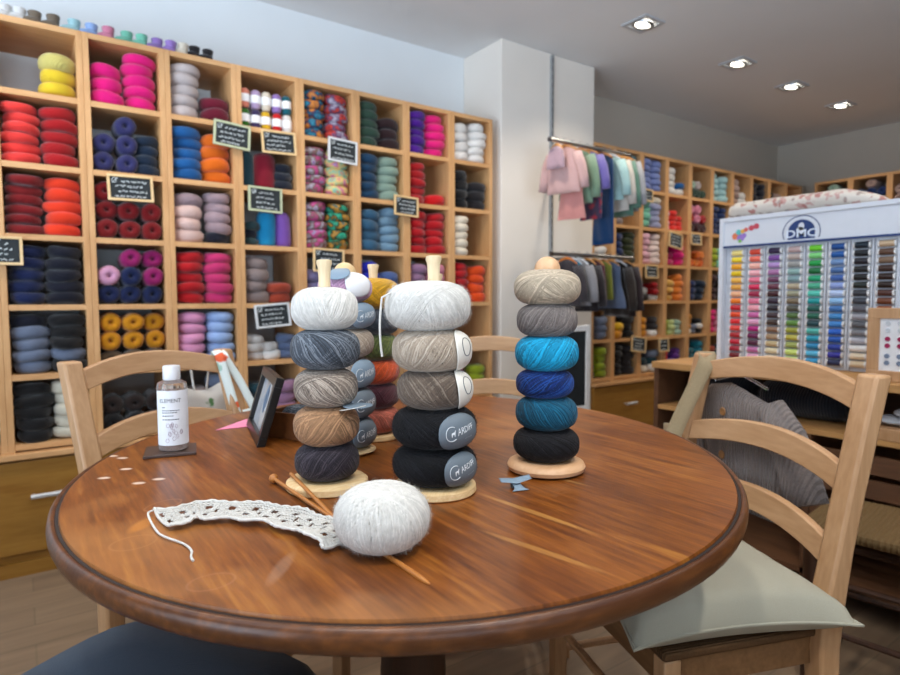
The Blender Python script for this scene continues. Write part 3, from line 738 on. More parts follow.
# ------------------------------------------------------------------ round table
TX, TY, TZ, TA, TB, TROT = .620, 1.010, .78, .653, .566, rad(56.65)
tab = thing('round_table', 'large round brown varnished wooden table with worn top and grooved rim', 'table', (TX, TY, 0))
def ell(mb, prof, n=128):   # prof: (offset outward from groove ellipse, z)
    vs = []; fs = []
    for off, z in prof:
        for i in range(n):
            a = 2*PI*i/n
            x, y = (TA+off)*math.cos(a), (TB+off)*math.sin(a)
            vs.append((x*math.cos(TROT)-y*math.sin(TROT), x*math.sin(TROT)+y*math.cos(TROT), z))
    for j in range(len(prof)-1):
        for i in range(n): fs.append((j*n+i, j*n+(i+1) % n, (j+1)*n+(i+1) % n, (j+1)*n+i))
    fs.append(tuple(range(n-1, -1, -1))); fs.append(tuple((len(prof)-1)*n+i for i in range(n)))
    mb.add(vs, fs)
mb = MB(); ell(mb, [(-.0035, TZ-.028), (-.0032, TZ-.004), (-.0050, TZ)]); mb.build('tabletop', M_table, tab, auto=30)
mb = MB(); ell(mb, [(-.0052, TZ-.027), (-.0052, TZ-.0035), (.0006, TZ-.0035), (.0006, TZ-.027)][::1]); mb.build('groove_shade', M_groove_shade, tab, auto=30)  # dark ring set in the gap to paint the shade there
mb = MB(); n = 128
prof = [(-.0002, TZ-.030), (.0002, TZ-.006), (.0012, TZ-.0032), (.0045, TZ-.0022), (.0070, TZ-.0035), (.0095, TZ-.007), (.0108, TZ-.014), (.0104, TZ-.021), (.008, TZ-.027), (.003, TZ-.0308), (-.03, TZ-.0318), (-.03, TZ-.0305)]
vs = []; fs = []
for off, z in prof:
    for i in range(n):
        a = 2*PI*i/n; x, y = (TA+off)*math.cos(a), (TB+off)*math.sin(a)
        vs.append((x*math.cos(TROT)-y*math.sin(TROT), x*math.sin(TROT)+y*math.cos(TROT), z))
k = len(prof)
for j in range(k):
    for i in range(n): fs.append((j*n+i, ((j+1) % k)*n+i, ((j+1) % k)*n+(i+1) % n, j*n+(i+1) % n))
mb.add(vs, fs); mb.build('rim', M_rim, tab, auto=60)
mb = MB().box(-.20, .20, -.20, .20, TZ-.075, TZ-.0365, TRS(rz=rad(35)))
mb.build('top_bearer', M_dark, tab, smooth=False, bevel=.004)
mb = MB().lathe([(.062, TZ-.075), (.058, TZ-.12), (.045, TZ-.20), (.055, TZ-.30), (.066, TZ-.45), (.06, TZ-.56), (.05, TZ-.62), (.062, .10), (.062, .07)][::-1], 28)
mb.build('pedestal', M_dark, tab)
for i in range(4):
    a = rad(35+45+90*i); mb = MB()
    pts = [(.04*math.cos(a), .04*math.sin(a), .15), (.18*math.cos(a), .18*math.sin(a), .12), (.32*math.cos(a), .32*math.sin(a), .035)]
    mb.tube(pts, [.035, .030, .024], 10); mb.lathe([(.022, 0), (.026, .01), (.022, .03)], 12, TRS((.32*math.cos(a), .32*math.sin(a), 0)))
    mb.build('foot', M_dark, tab)

# ------------------------------------------------------------------ ladder back chairs
def sweep_rect(mb, secs):   # secs: list of 4-corner rings
    vs = []; fs = []
    for s in secs: vs += s
    for j in range(len(secs)-1):
        for i in range(4): fs.append((j*4+i, j*4+(i+1) % 4, (j+1)*4+(i+1) % 4, (j+1)*4+i))
    fs.append((3, 2, 1, 0)); e = (len(secs)-1)*4; fs.append((e, e+1, e+2, e+3)); mb.add(vs, fs)
def make_chair(label, origin, rz, w_=.46, lean=.09, cushion=None, depth=.32, rails=((.860, .907), (.708, .756), (.570, .618)), name='ladder_back_chair'):
    t = thing(name, label, 'chair', (origin[0], origin[1], 0), rz, 'pale beech ladder back chairs round the table')
    def back_y(z):
        return 0 if z < .44 else -lean*((z-.44)/.495)**1.15
    for s in (-1, 1):
        secs = []
        for z in (0, .2, .42, .5, .6, .7, .8, .9, .928):
            x = s*(w_/2-.018+.004*(z > .4)); y = back_y(z)-(.02*(1-z/.44) if z < .44 else 0)
            a = .0215; b_ = .019+(.004 if .3 < z < .6 else 0)
            secs.append([(x-a, y-b_, z), (x+a, y-b_, z), (x+a, y+b_, z), (x-a, y+b_, z)])
        mb = MB(); sweep_rect(mb, secs)
        x = s*(w_/2-.014); y = back_y(.935)
        mb.build('back_post', M_beech, t, bevel=.006)
    for (z0, z1) in rails:
        secs = []; n_ = 14
        for i in range(n_+1):
            q = -1+2*i/n_; x = q*(w_/2-.036); ar = .030*(1-q*q); y = back_y((z0+z1)/2)-.030*(1-q*q)+.004
            y2 = back_y(z1)-.030*(1-q*q)+.004; y1 = back_y(z0)-.030*(1-q*q)+.004
            secs.append([(x, y1-.009, z0+ar*.85), (x, y1+.009, z0+ar*.85), (x, y2+.009, z1+ar), (x, y2-.009, z1+ar)])
        mb = MB(); sweep_rect(mb, secs); mb.build('back_rail', M_beechx, t, bevel=.003)
    for s in (-1, 1):
        x = s*(w_/2-.03); secs = []
        for z in (0, .2, .44): secs.append([(x-.017, depth-.017, z), (x+.017, depth-.017, z), (x+.017, depth+.017, z), (x-.017, depth+.017, z)])
        mb = MB(); sweep_rect(mb, secs); mb.build('front_leg', M_beech, t, bevel=.003)
    mb = MB(); hw = w_/2-.03
    mb.box(-hw+.018, hw-.018, depth-.011, depth+.011, .385, .44); mb.box(-hw+.018, hw-.018, -.011, .011, .385, .44)
    for s in (-1, 1): mb.box(s*hw-.011, s*hw+.011, .018, depth-.018, .385, .44)
    mb.build('seat_frame', M_seatrail, t, smooth=False, bevel=.002)
    mb = MB().box(-hw-.02, hw+.02, -.0, depth+.02, .4405, .458); mb.build('seat', M_rush, t, smooth=False, bevel=.006)
    for (a, b2) in (((-hw, 0, .20), (-hw, depth, .20)), ((hw, 0, .20), (hw, depth, .20)), ((-hw, 0, .29), (-hw, depth, .29)), ((hw, 0, .29), (hw, depth, .29)), ((-hw, depth, .26), (hw, depth, .26)), ((-hw, 0, .24), (hw, 0, .24))):
        MB().tube([a, b2], .0095, 8).build('stretcher', M_beech, t)
    return t
M_seatrail = wood('brown_seat_rail', '6A4828', '8A6440', .5, 'X', 8)
M_rush = fabric('woven_rush', '5A4028', .8, 0, rib=50, ribaxis=0, bump=.8)
M_cush = fabric('pale_grey_green_cotton', 'A9A594', .75, .05, scale=700, var=.04, bump=.1)
def cushion(name, label, origin, rz, sx, sy, h, mat, cat='cushion'):
    t = thing(name, label, cat, origin, rz)
    nu = 28
    def f(side):
        def g(u, v):
            x, y = 2*u-1, 2*v-1
            e = (1-x**4)*(1-y**4); px = x*(1-.13*(1-y*y)*x*x)*sx/2; py = y*(1-.13*(1-x*x)*y*y)*sy/2
            wr = .004*noise.noise(Vector((x*3, y*3, side*5)))+.002*noise.noise(Vector((x*9, y*9, 2)))
            tuft = -.012*math.exp(-((x*sx)**2+(y*sy)**2)/.002)
            bulge = max(0, e)**.34
            droop = -.010*(abs(x)**4+abs(y)**4)*.5
            eh = .040
            return (px, py, eh+droop+(h-eh)*bulge+wr*bulge+tuft) if side > 0 else (px, py, (eh+droop)*(1-bulge)+.0005)
        return g
    mb = MB(); mb.grid(f(1), nu, nu)
    o = len(mb.v); mb.grid(f(-1), nu, nu); 
    for i in range(len(mb.f)//2, len(mb.f)): mb.f[i] = mb.f[i][::-1]
    mb.build('cover', mat, t, auto=0)
    mp = MB(); g = f(1); pts = []
    for i in range(40): pts.append(g(i/40, 0))
    for i in range(40): pts.append(g(1, i/40))
    for i in range(40): pts.append(g(1-i/40, 1))
    for i in range(40): pts.append(g(0, 1-i/40))
    mp.tube(pts, .003, 6, closed=True); mp.build('piping', mat, t)
    return t
make_chair('pale beech ladder back chair at the right of the table with grey cushion', (1.286, .723), rad(69.7), w_=.505, lean=.102)
cushion('seat_cushion', 'pale grey green square seat cushion on the right beech chair', (1.098, .722, .4585), rad(64.6), .435, .435, .098, M_cush)
make_chair('pale beech ladder back chair at the left of the table before the shelving', (.335, 1.606), rad(-157.7), w_=.445, lean=.145)
make_chair('pale beech ladder back chair behind the peg stands near the pillar', (1.322, 1.618), rad(144.8), w_=.44, lean=.09)
# dark blue stool at the photographer's side
t = thing('upholstered_stool', 'dark blue upholstered stool tucked under the near left of the table', 'stool', (.085, .925, .0), rad(-58))
mb = MB(); pr = []
def sq(r, z):
    out = []
    for i in range(48):
        a = 2*PI*i/48; ca, sa = math.cos(a), math.sin(a); q = (abs(ca)**5+abs(sa)**5)**(-1/5); out.append((r*q*ca, r*q*sa, z))
    return out
rings = [sq(.205, .435), sq(.222, .447), sq(.227, .467), sq(.224, .487), sq(.210, .501), sq(.13, .509), sq(.03, .511)]
vs = [p for r in rings for p in r]; fs = [(j*48+i, j*48+(i+1) % 48, (j+1)*48+(i+1) % 48, (j+1)*48+i) for j in range(6) for i in range(48)]
fs.append(tuple(range(47, -1, -1))); fs.append(tuple(6*48+i for i in range(48))); mb.add(vs, fs); mb.build('padded_seat', M_navyfab, t, auto=0)
MB().box(-.17, .17, -.17, .17, .385, .4345).build('seat_frame', M_beechx, t, smooth=False, bevel=.003)
for sx in (-1, 1):
    for sy in (-1, 1): MB().box(sx*.15-.017, sx*.15+.017, sy*.15-.017, sy*.15+.017, 0, .3845).build('leg', M_beech, t, smooth=False, bevel=.003)

# ------------------------------------------------------------------ wound yarn balls on the table
def ballmap(a, h, hole=True, ek=.66, ez=.80):
    def S(d, off=0.0):   # d unit vector -> surface point, z from 0..h
        rho = math.sqrt(max(0, d.x*d.x+d.y*d.y)); k = (rho**ek) if rho > 1e-6 else 0
        rr = max(.0125 if hole else .004, a*k+off*rho); zz = h/2*(abs(d.z)**ez)*(1 if d.z > 0 else -1)
        ax = (d.x/rho, d.y/rho) if rho > 1e-6 else (1, 0)
        return Vector((rr*ax[0], rr*ax[1], h/2+zz+off*d.z))
    return S
def yarn_mat(name, hexc, var=.10, sheen=.4, hi=None):
    c = tuple(int(hexc[i:i+2], 16) for i in (0, 2, 4))
    if hi: h_ = tuple(int(hi[i:i+2], 16) for i in (0, 2, 4))
    else: h_ = tuple(min(255, x*(1+var)+6) for x in c)
    d_ = tuple(x*(1-var*.9) for x in c)
    hx = lambda t: '%02X%02X%02X' % tuple(int(x) for x in t)
    return [yarn_one(name, hexc, sheen), yarn_one(name+'_light_ply', hx(h_), sheen), yarn_one(name+'_dark_ply', hx(d_), sheen)]
def yarn_one(name, hexc, sheen, var=.06, hi=None):
    m, nt, b = newmat(name); c = lin4(hexc)
    tc = N(nt, 'ShaderNodeTexCoord'); no = N(nt, 'ShaderNodeTexNoise'); no.inputs['Scale'].default_value = 140; no.inputs['Detail'].default_value = 2
    nt.links.new(tc.outputs['Object'], no.inputs['Vector'])
    h2 = lin4(hi) if hi else tuple(min(1, x*(1+var)) for x in c[:3])+(1,)
    rp = ramp(nt, [(.35, tuple(x*(1-var) for x in c[:3])+(1,)), (.65, h2)])
    nt.links.new(no.outputs[0], rp.inputs[0]); nt.links.new(rp.outputs[0], b.inputs['Base Color'])
    b.inputs['Roughness'].default_value = .8; b.inputs['Specular IOR Level'].default_value = .25; b.inputs['Sheen Weight'].default_value = sheen
    bp = N(nt, 'ShaderNodeBump'); bp.inputs['Strength'].default_value = .25; bp.inputs['Distance'].default_value = .0008
    nt.links.new(no.outputs[0], bp.inputs['Height']); nt.links.new(bp.outputs[0], b.inputs['Normal'])
    return m
def strands(mb, S, seed, sr, groups, per, tilt, seg=44, spread=.55):
    r = random.Random(seed); al = r.random()*6
    for g in range(groups):
        al += 2*PI/groups+r.uniform(-.08, .08); be = rad(r.uniform(*tilt)); lay = g/groups
        c0 = r.uniform(-.12, .12)
        for j in range(per):
            c = c0+(j/(per-1)-.5)*spread+r.uniform(-.008, .008); bj = be+r.uniform(-.03, .03); aj = al+r.uniform(-.02, .02)
            Nn = Vector((math.sin(bj)*math.cos(aj), math.sin(bj)*math.sin(aj), math.cos(bj)))
            U = Nn.orthogonal().normalized(); V = Nn.cross(U); q = math.sqrt(1-c*c)
            pts = []; off = sr*(.1+.6*lay)+r.uniform(0, sr*.35)
            for i in range(seg):
                th = 2*PI*i/seg; d = (Nn*c+U*(q*math.cos(th))+V*(q*math.sin(th))); pts.append(S(d, off))
            mb.mi = r.choice((0, 0, 1, 2)); mb.tube(pts, sr, 5, closed=True)
    mb.mi = 0
def wound_ball(name, loc, a, h, mat, label, seed, sr=.0014, groups=13, per=12, tilt=(46, 72), fuzz=0, flen=.006, rz=0, group='wound yarn balls on the wooden peg stands', M=None, spread=.55, hole=True, ek=.66, ez=.80):
    S = ballmap(a, h, hole, ek, ez); mb = MB()
    m = 14; prof = []
    for i in range(m+1):
        u = -PI/2*.93+PI*.93*i/m; p = S(Vector((math.cos(u), 0, math.sin(u))), -sr*.6); prof.append((max(p.x, .0125), p.z))
    if hole: prof.append((.0125, prof[-1][1]-.01)); prof.append((.0125, prof[0][1]+.01)); mb.lathe(prof, 40, close=True)
    else: mb.lathe(prof, 40)
    strands(mb, S, seed, sr, groups, per, tilt, spread=spread)
    r = random.Random(seed+99)
    for i in range(fuzz):
        z = r.uniform(-.8, .8); an = r.uniform(0, 2*PI); d = Vector((math.sqrt(1-z*z)*math.cos(an), math.sqrt(1-z*z)*math.sin(an), z))
        p = S(d, sr*1.0); tv = Vector((r.uniform(-1, 1), r.uniform(-1, 1), r.uniform(-1, 1))); L = flen*r.uniform(.4, 1.3)
        tg = (tv-d*tv.dot(d)).normalized(); p1 = p+d*L*.45+tg*L*.5; p2 = p+d*L*.7+tg*L*1.1+Vector((0, 0, r.uniform(-.3, .3)*L))
        s_ = d.cross(tg).normalized()*.00010
        mb.add([p-s_, p+s_, p1+s_, p1-s_, p2], [(0, 1, 2, 3), (3, 2, 4)])
    o = mb.build(name, mat, auto=0); o.location = loc; o.rotation_euler = (0, 0, rz)
    tag(o, label, 'yarn ball', group)
    return o, S
def surf_label(S, lon0, lat0, w_, h, rot, mat, parent, a, name='paper_label', off=.004, shape='oval', gridn=16):
    """card hugging the ball side, centred at lon0 / lat0 (unit-sphere latitude), size in metres"""
    mb = MB(); n_, m_ = gridn, 28
    def P(s, t):
        cs, sn = math.cos(rot), math.sin(rot); s2, t2 = s*cs-t*sn, s*sn+t*cs
        lat = lat0+t2/(.5*HH[0]); lat = max(-1.35, min(1.35, lat)); lon = lon0+s2/a
        return S(Vector((math.cos(lat)*math.cos(lon), math.cos(lat)*math.sin(lon), math.sin(lat))), off)
    HH = [a*1.15]
    vs = [P(0, 0)]; fs = []
    for i in range(1, n_//2+1):
        for j in range(m_):
            an = 2*PI*j/m_; e = 2.3 if shape == 'oval' else 5
            q = (abs(math.cos(an))**e+abs(math.sin(an))**e)**(-1/e)*i/(n_//2); vs.append(P(w_/2*q*math.cos(an), h/2*q*math.sin(an)))
    for j in range(m_): fs.append((0, 1+j, 1+(j+1) % m_))
    for i in range(1, n_//2):
        for j in range(m_):
            b0 = 1+(i-1)*m_; b1 = 1+i*m_; fs.append((b0+j, b1+j, b1+(j+1) % m_, b0+(j+1) % m_))
    mb.add(vs, fs); o = mb.build(name, mat, parent, solid=.0006, auto=0)
    return o, P
def text_mesh(s, size=1.0, bold=0):
    cu = bpy.data.curves.new('t', 'FONT'); cu.body = s; cu.size = size; cu.offset = bold; cu.align_x = 'CENTER'; cu.align_y = 'CENTER'; cu.resolution_u = 3
    o = bpy.data.objects.new('t', cu); C.objects.link(o); dg = bpy.context.evaluated_depsgraph_get()
    me = bpy.data.meshes.new_from_object(o.evaluated_get(dg)); v = [x.co.copy() for x in me.vertices]; f = [list(p.vertices) for p in me.polygons]
    bpy.data.objects.remove(o); bpy.data.meshes.remove(me); return v, f
def surf_text(P, s, size, mat, parent, dx=0, dy=0, lift=.0009, emblem=False, sx=1.0):
    v, f = text_mesh(s, size); mb = MB()
    def up_(s_, t_):
        p = P(s_, t_); e = .0006; nrm = (P(s_+e, t_)-p).cross(P(s_, t_+e)-p).normalized(); return p+nrm*lift
    mb.add([up_(p.x*sx+dx, p.y+dy) for p in v], f)
    if emblem:   # big ring C with a small standing animal silhouette
        R0 = size*.80; cx, cy = dx-size*1.75*sx-R0*.9, dy+size*.05
        pts = [up_(cx+R0*math.cos(t), cy+R0*math.sin(t)) for t in [rad(50+i*13) for i in range(21)]]
        mb.tube(pts, size*.06, 4)
        body = [(-.35, .15), (.25, .18), (.42, .42), (.55, .36), (.42, .05), (.3, -.45), (.2, -.45), (.15, -.1), (-.2, -.1), (-.28, -.45), (-.38, -.45), (-.42, 0)]
        mb.add([up_(cx+x*R0*.85+R0*.25, cy+y*R0*.85) for x, y in body], [tuple(range(len(body)))])
    return mb.build('lettering', mat, parent, auto=0)
M_letter = plain('white_lettering', 'E8EEF2', .6); M_dkletter = plain('dark_lettering', '3A3F46', .6)
YM = dict(white=yarn_mat('white_mohair', 'D2CFC9', .045, .15), grey=yarn_mat('blue_grey_alpaca', '4A515B', .3, .1, '7C838C'), beige=yarn_mat('beige_alpaca', '8C7E72', .3, .1, 'B8AA9C'),
  tan=yarn_mat('camel_alpaca', '9C7656', .15, .1), plum=yarn_mat('dark_plum_alpaca', '2E2830', .25, .1, '484048'), cream=yarn_mat('cream_brushed', 'AC9C8A', .10, .2, 'BEB0A0'),
  taupe=yarn_mat('taupe_brushed', '6A5B4F', .15, .2, '887A6C'), black=yarn_mat('black_brushed', '0C0C10', .3, .05), ecru=yarn_mat('ecru_wool', 'B4A48E', .10, .1), mid=yarn_mat('warm_grey_wool', '766D69', .15, .1),
  turq=yarn_mat('turquoise_wool', '108CB4', .15, .1), cobalt=yarn_mat('cobalt_wool', '0E2C6C', .3, .1, '1E4A92'), teal=yarn_mat('teal_wool', '0A4C66', .2, .1), mblack=yarn_mat('black_wool', '121114', .3, .05),
  lilac=yarn_mat('lilac_wool', 'B48CA8', .1), dgrey=yarn_mat('dark_grey_wool', '3C434C', .15), mustard=yarn_mat('mustard_wool', 'C9961A', .12), olive=yarn_mat('olive_wool', '55602C', .15), orange=yarn_mat('rust_orange_wool', 'C64E1E', .12),
  burg=yarn_mat('burgundy_wool', '4A1E2A', .15), salmon=yarn_mat('salmon_wool', 'B0604E', .12), mag=yarn_mat('magenta_wool', 'A0206A', .1))
def rlon(P, dx_deg):   # longitude of a ball side seen dx degrees to the right of the side facing the photographer
    return math.atan2(-P[1], -P[0])+rad(dx_deg)
GR = 'wooden peg stands holding stacked yarn balls'
def stand(name, label, P, r, thick, ztop, kind, mat, rot=0):
    t = thing(name, label, 'peg stand', (P[0], P[1], TZ+.0004), rot, GR)
    if kind == 'round': pr = [(r-.012, 0), (r-.002, .004), (r, thick*.5), (r-.003, thick-.004), (r-.012, thick)]
    else: pr = [(r-.002, 0), (r, .002), (r-.001, thick-.003), (r-.005, thick)]
    MB().lathe(pr, 64).build('base_disc', mat, t)
    H_ = ztop-TZ
    if kind == 'round':
        MB().lathe([(.0095, thick), (.0095, H_-.030)], 20).build('peg', M_peg, t)
        MB().sphere((0, 0, H_-.0205), .0212, n=24, m=16).build('ball_finial', mat, t)
    else:
        MB().lathe([(.0095, thick), (.0095, H_-.06), (.0088, H_-.030), (.0098, H_-.012), (.0118, H_-.006), (.0115, H_-.001), (.008, H_)], 20).build('peg', M_peg, t)
    return t
S1, S2, S3 = (.3805, .8705), (.505, .757), (.718, .736)
stand('peg_stand', 'pale pine peg stand on a disc base carrying the white to plum balls', S1, .0635, .013, 1.130, 'flat', M_pine)
stand('peg_stand', 'pale pine peg stand carrying the fluffy white to black balls', S2, .0635, .013, 1.134, 'flat', M_pine, .7)
stand('peg_stand', 'smooth beech peg stand with ball finial carrying the turquoise and blue balls', S3, .0655, .020, 1.139, 'round', M_base2, .3)
def stack(P, z0, items):
    z = z0; out = []
    for (nm, a, h, mat, lab, seed, kw) in items:
        kw = dict(kw); dx = kw.pop('dx', 0); o, S = wound_ball('wound_yarn_ball', (P[0]+dx*.817, P[1]-dx*.576, z), a, h, YM[mat], lab, seed, **kw); out.append((o, S, a, h)); z += h
    return out
b1 = stack(S1, TZ+.0145, [('p', .0475, .054, 'plum', 'dark plum yarn ball at the bottom of the left peg stack', 11, dict(sr=.0012, per=13)),
  ('t', .0475, .058, 'tan', 'camel brown yarn ball second from the bottom of the left peg', 12, dict(sr=.0017, per=10)),
  ('b', .0470, .058, 'beige', 'beige flecked yarn ball in the middle of the left peg stack', 13, dict(sr=.0010, per=16)),
  ('g', .0513, .060, 'grey', 'blue grey yarn ball beneath the white ball on the left peg', 14, dict(sr=.0010, per=16)),
  ('w', .0480, .062, 'white', 'smooth white yarn ball at the top of the left peg stack', 15, dict(sr=.0015, per=12, groups=14, fuzz=900, flen=.004, tilt=(55, 78)))])
b2 = stack(S2, TZ+.0145, [('k', .0610, .056, 'black', 'fluffy black yarn ball at the bottom of the middle peg stack', 21, dict(sr=.0016, fuzz=3000, flen=.006, per=10)),
  ('k', .0612, .058, 'black', 'fluffy black yarn ball second from the bottom of the middle peg', 22, dict(sr=.0016, fuzz=3000, flen=.006, per=10)),
  ('t', .0530, .056, 'taupe', 'fluffy taupe yarn ball in the middle of the middle peg stack', 23, dict(sr=.0016, fuzz=3200, flen=.006, per=10, tilt=(50, 68))),
  ('c', .0555, .060, 'cream', 'fluffy cream yarn ball beneath the white ball on the middle peg', 24, dict(dx=-.004, sr=.0018, per=10, fuzz=1600, flen=.006, tilt=(60, 78))),
  ('w', .0610, .070, 'white', 'big fluffy white yarn ball at the top of the middle peg stack', 25, dict(dx=-.009, sr=.0017, per=13, groups=14, fuzz=3200, flen=.007, tilt=(58, 80)))])
b3 = stack(S3, TZ+.0212, [('k', .0530, .052, 'mblack', 'black yarn ball at the bottom of the right peg stack', 31, dict(sr=.0015, per=11)),
  ('t', .0490, .053, 'teal', 'dark teal yarn ball second from the bottom of the right peg', 32, dict(sr=.0017, per=10, tilt=(52, 74))),
  ('c', .0465, .046, 'cobalt', 'cobalt blue yarn ball in the middle of the right peg stack', 33, dict(dx=-.003, sr=.0012)),
  ('q', .0502, .056, 'turq', 'turquoise yarn ball third from the top of the right peg', 34, dict(sr=.0018, per=10, tilt=(52, 74))),
  ('m', .0480, .053, 'mid', 'warm grey yarn ball below the top ball of the right peg', 35, dict(sr=.0016, per=10, tilt=(55, 78))),
  ('e', .0522, .055, 'ecru', 'ecru yarn ball at the top of the right peg stack', 36, dict(sr=.0018, per=10, tilt=(40, 66)))])
# labels on the middle stack
for idx, dl, lt, wd, ht, rt_ in ((0, 41, .05, .062, .050, .25), (1, 36, .0, .066, .054, .18)):
    o, S, a, h = b2[idx]
    L, P = surf_label(S, rlon(S2, dl), lt, wd, ht, rt_, M_glab, o, a, off=.006)
    surf_text(P, 'ARDIFF', .0100, M_letter, L, dx=.007, dy=.002, emblem=True, sx=.85)
    surf_text(P, '- - - - - -', .0040, M_letter, L, dx=.010, dy=-.007, sx=1.0)
for idx, lt, txt in ((3, .0, 1), (2, .05, 1)):
    o, S, a, h = b2[idx]
    L, P = surf_label(S, rlon(S2, 60), lt, .044, .060, .25, M_card, o, a, off=.006)
    c = MB(); c.tube([P(.010*math.cos(t), .006+.010*math.sin(t))+Vector((-.0003, -.0008, 0)) for t in [rad(15*i) for i in range(24)]], .0006, 4, closed=True)
    c.build('printed_ring', M_dkletter, L)
# thin card tags sticking out of the left stack
def tagdisc(P, z, ang, r, mat, parent_o, length=.03, name='card_tag', tilt=.15):
    mb = MB(); d = Vector((math.cos(ang), math.sin(ang), 0)); e = Vector((-d.y, d.x, 0)); n = 24
    vs = [d*(.045+length*.5+(length*.5+.012)*math.cos(2*PI*i/n))+e*(r*math.sin(2*PI*i/n))+Vector((0, 0, tilt*(length*math.cos(2*PI*i/n)))) for i in range(n)]
    mb.add([(v.x, v.y, v.z+z) for v in vs], [tuple(range(n))]); return mb.build(name, mat, parent_o, solid=.0007, smooth=False)
aR = math.atan2(-.576, .817)
tagdisc(S1, .0005, aR-.5, .022, M_card, b1[2][0], .012, tilt=.3)
o_ = tagdisc(S1, .061, aR-.35, .024, M_glab2, b1[1][0], .020, tilt=.0)
# back stand 1 : balls with big grey labels
B1, B2, B3 = (.498, 1.046), (.600, 1.125), (.650, .965)
stand('peg_stand', 'pine peg stand with small round finial, just behind the left stack', B1, .055, .012, 1.138, 'round', M_pine)
bb1 = stack(B1, TZ+.0135, [('a', .052, .056, 'dgrey', 'dark grey ball with blue grey label, lowest behind the left stack', 41, dict(sr=.0015, groups=9, per=12)),
  ('a', .051, .056, 'dgrey', 'dark grey ball with blue grey label, second up behind left stack', 42, dict(sr=.0015, groups=9, per=12)),
  ('a', .050, .056, 'beige', 'beige ball with pale blue label peeking behind the left stack', 43, dict(sr=.0015, groups=9, per=12)),
  ('a', .051, .054, 'cream', 'cream ball partly hidden behind the grey ball of left stack', 44, dict(sr=.0015, groups=9, per=12)),
  ('a', .052, .050, 'dgrey', 'dark grey ball with label behind the top white ball', 45, dict(sr=.0015, groups=9, per=12)),
  ('a', .048, .050, 'lilac', 'lilac ball with a round white label behind the left stack', 46, dict(sr=.0015, groups=9, per=12))])
for idx, mt in ((0, M_glab), (1, M_glab), (2, M_glab2), (4, M_glab2)):
    o, S, a, h = bb1[idx]; L, P = surf_label(S, rlon(B1, 42), 0, .058, .046, .12, mt, o, a, off=.006)
    surf_text(P, 'ARDIFF', .0095, M_letter, L, dx=.008, dy=0, emblem=True, sx=.85)
o, S, a, h = bb1[5]; L, P = surf_label(S, rlon(B1, 30), .35, .050, .046, .1, M_paper, o, a, off=.006)
surf_text(P, '- - - -', .007, M_dkletter, L, dx=0, dy=.004)
L, P = surf_label(S, rlon(B1, -14), 1.0, .046, .036, .1, M_glab2, o, a, off=.012)
stand('peg_stand', 'pine peg stand behind the gap between left and middle stacks', B2, .052, .012, 1.142, 'flat', M_pine)
bb2 = stack(B2, TZ+.0135, [('a', .050, .052, 'salmon', 'salmon pink ball at the bottom of the stack in the gap', 51, dict(sr=.0016, groups=9, per=12)),
  ('a', .050, .050, 'burg', 'burgundy ball second from the bottom of the gap stack', 52, dict(sr=.0016, groups=9, per=12)),
  ('a', .050, .050, 'orange', 'rust orange ball in the stack between left and middle pegs', 53, dict(sr=.0016, groups=9, per=12)),
  ('a', .052, .052, 'olive', 'olive green ball in the stack between left and middle pegs', 54, dict(sr=.0016, groups=9, per=12)),
  ('a', .051, .052, 'dgrey', 'dark charcoal ball beneath the mustard ball in the gap', 55, dict(sr=.0016, groups=9, per=12)),
  ('a', .053, .062, 'mustard', 'mustard yellow ball at the top of the stack in the gap', 56, dict(sr=.0016, groups=9, per=12))])
stand('peg_stand', 'pine peg stand mostly hidden behind the fluffy middle stack', B3, .050, .012, 1.118, 'flat', M_peg)
bb3 = stack(B3, TZ+.0135, [('a', .046, .056, 'burg', 'burgundy ball hidden low behind the middle stack', 61, dict(sr=.0016, groups=8, per=12)),
  ('a', .046, .056, 'salmon', 'salmon ball hidden behind the middle stack', 62, dict(sr=.0016, groups=8, per=12)),
  ('a', .047, .056, 'mag', 'magenta ball hidden behind the fluffy taupe ball', 63, dict(sr=.0016, groups=8, per=12))])
# loose tail of yarn hanging from the big white ball
a = rlon(S2, -62)
o, S, aa, h = b2[4]
pts = [S(Vector((math.cos(a)*.9, math.sin(a)*.9, .43)), .004)]
for i in range(9):
    q = i/8; pts.append(Vector((math.cos(a)*(.074+.004*math.sin(q*3)), math.sin(a)*(.074), .048-.085*q)))
MB().tube(pts, .0017, 6).build('loose_strand', YM['white'], o)

# ------------------------------------------------------------------ loose white ball, knitting, needles
LB = (.334, .611)
lb, LS = wound_ball('wound_yarn_ball', (LB[0], LB[1], TZ+.0022), .0535, .0725, YM['white'], 'fluffy white yarn ball lying loose on the table beside the knitting', 71, ek=.82, ez=.95, sr=.0014, groups=15, per=13, tilt=(70, 90), fuzz=3500, flen=.006, group='loose yarn on the table', hole=False)
mb = MB()
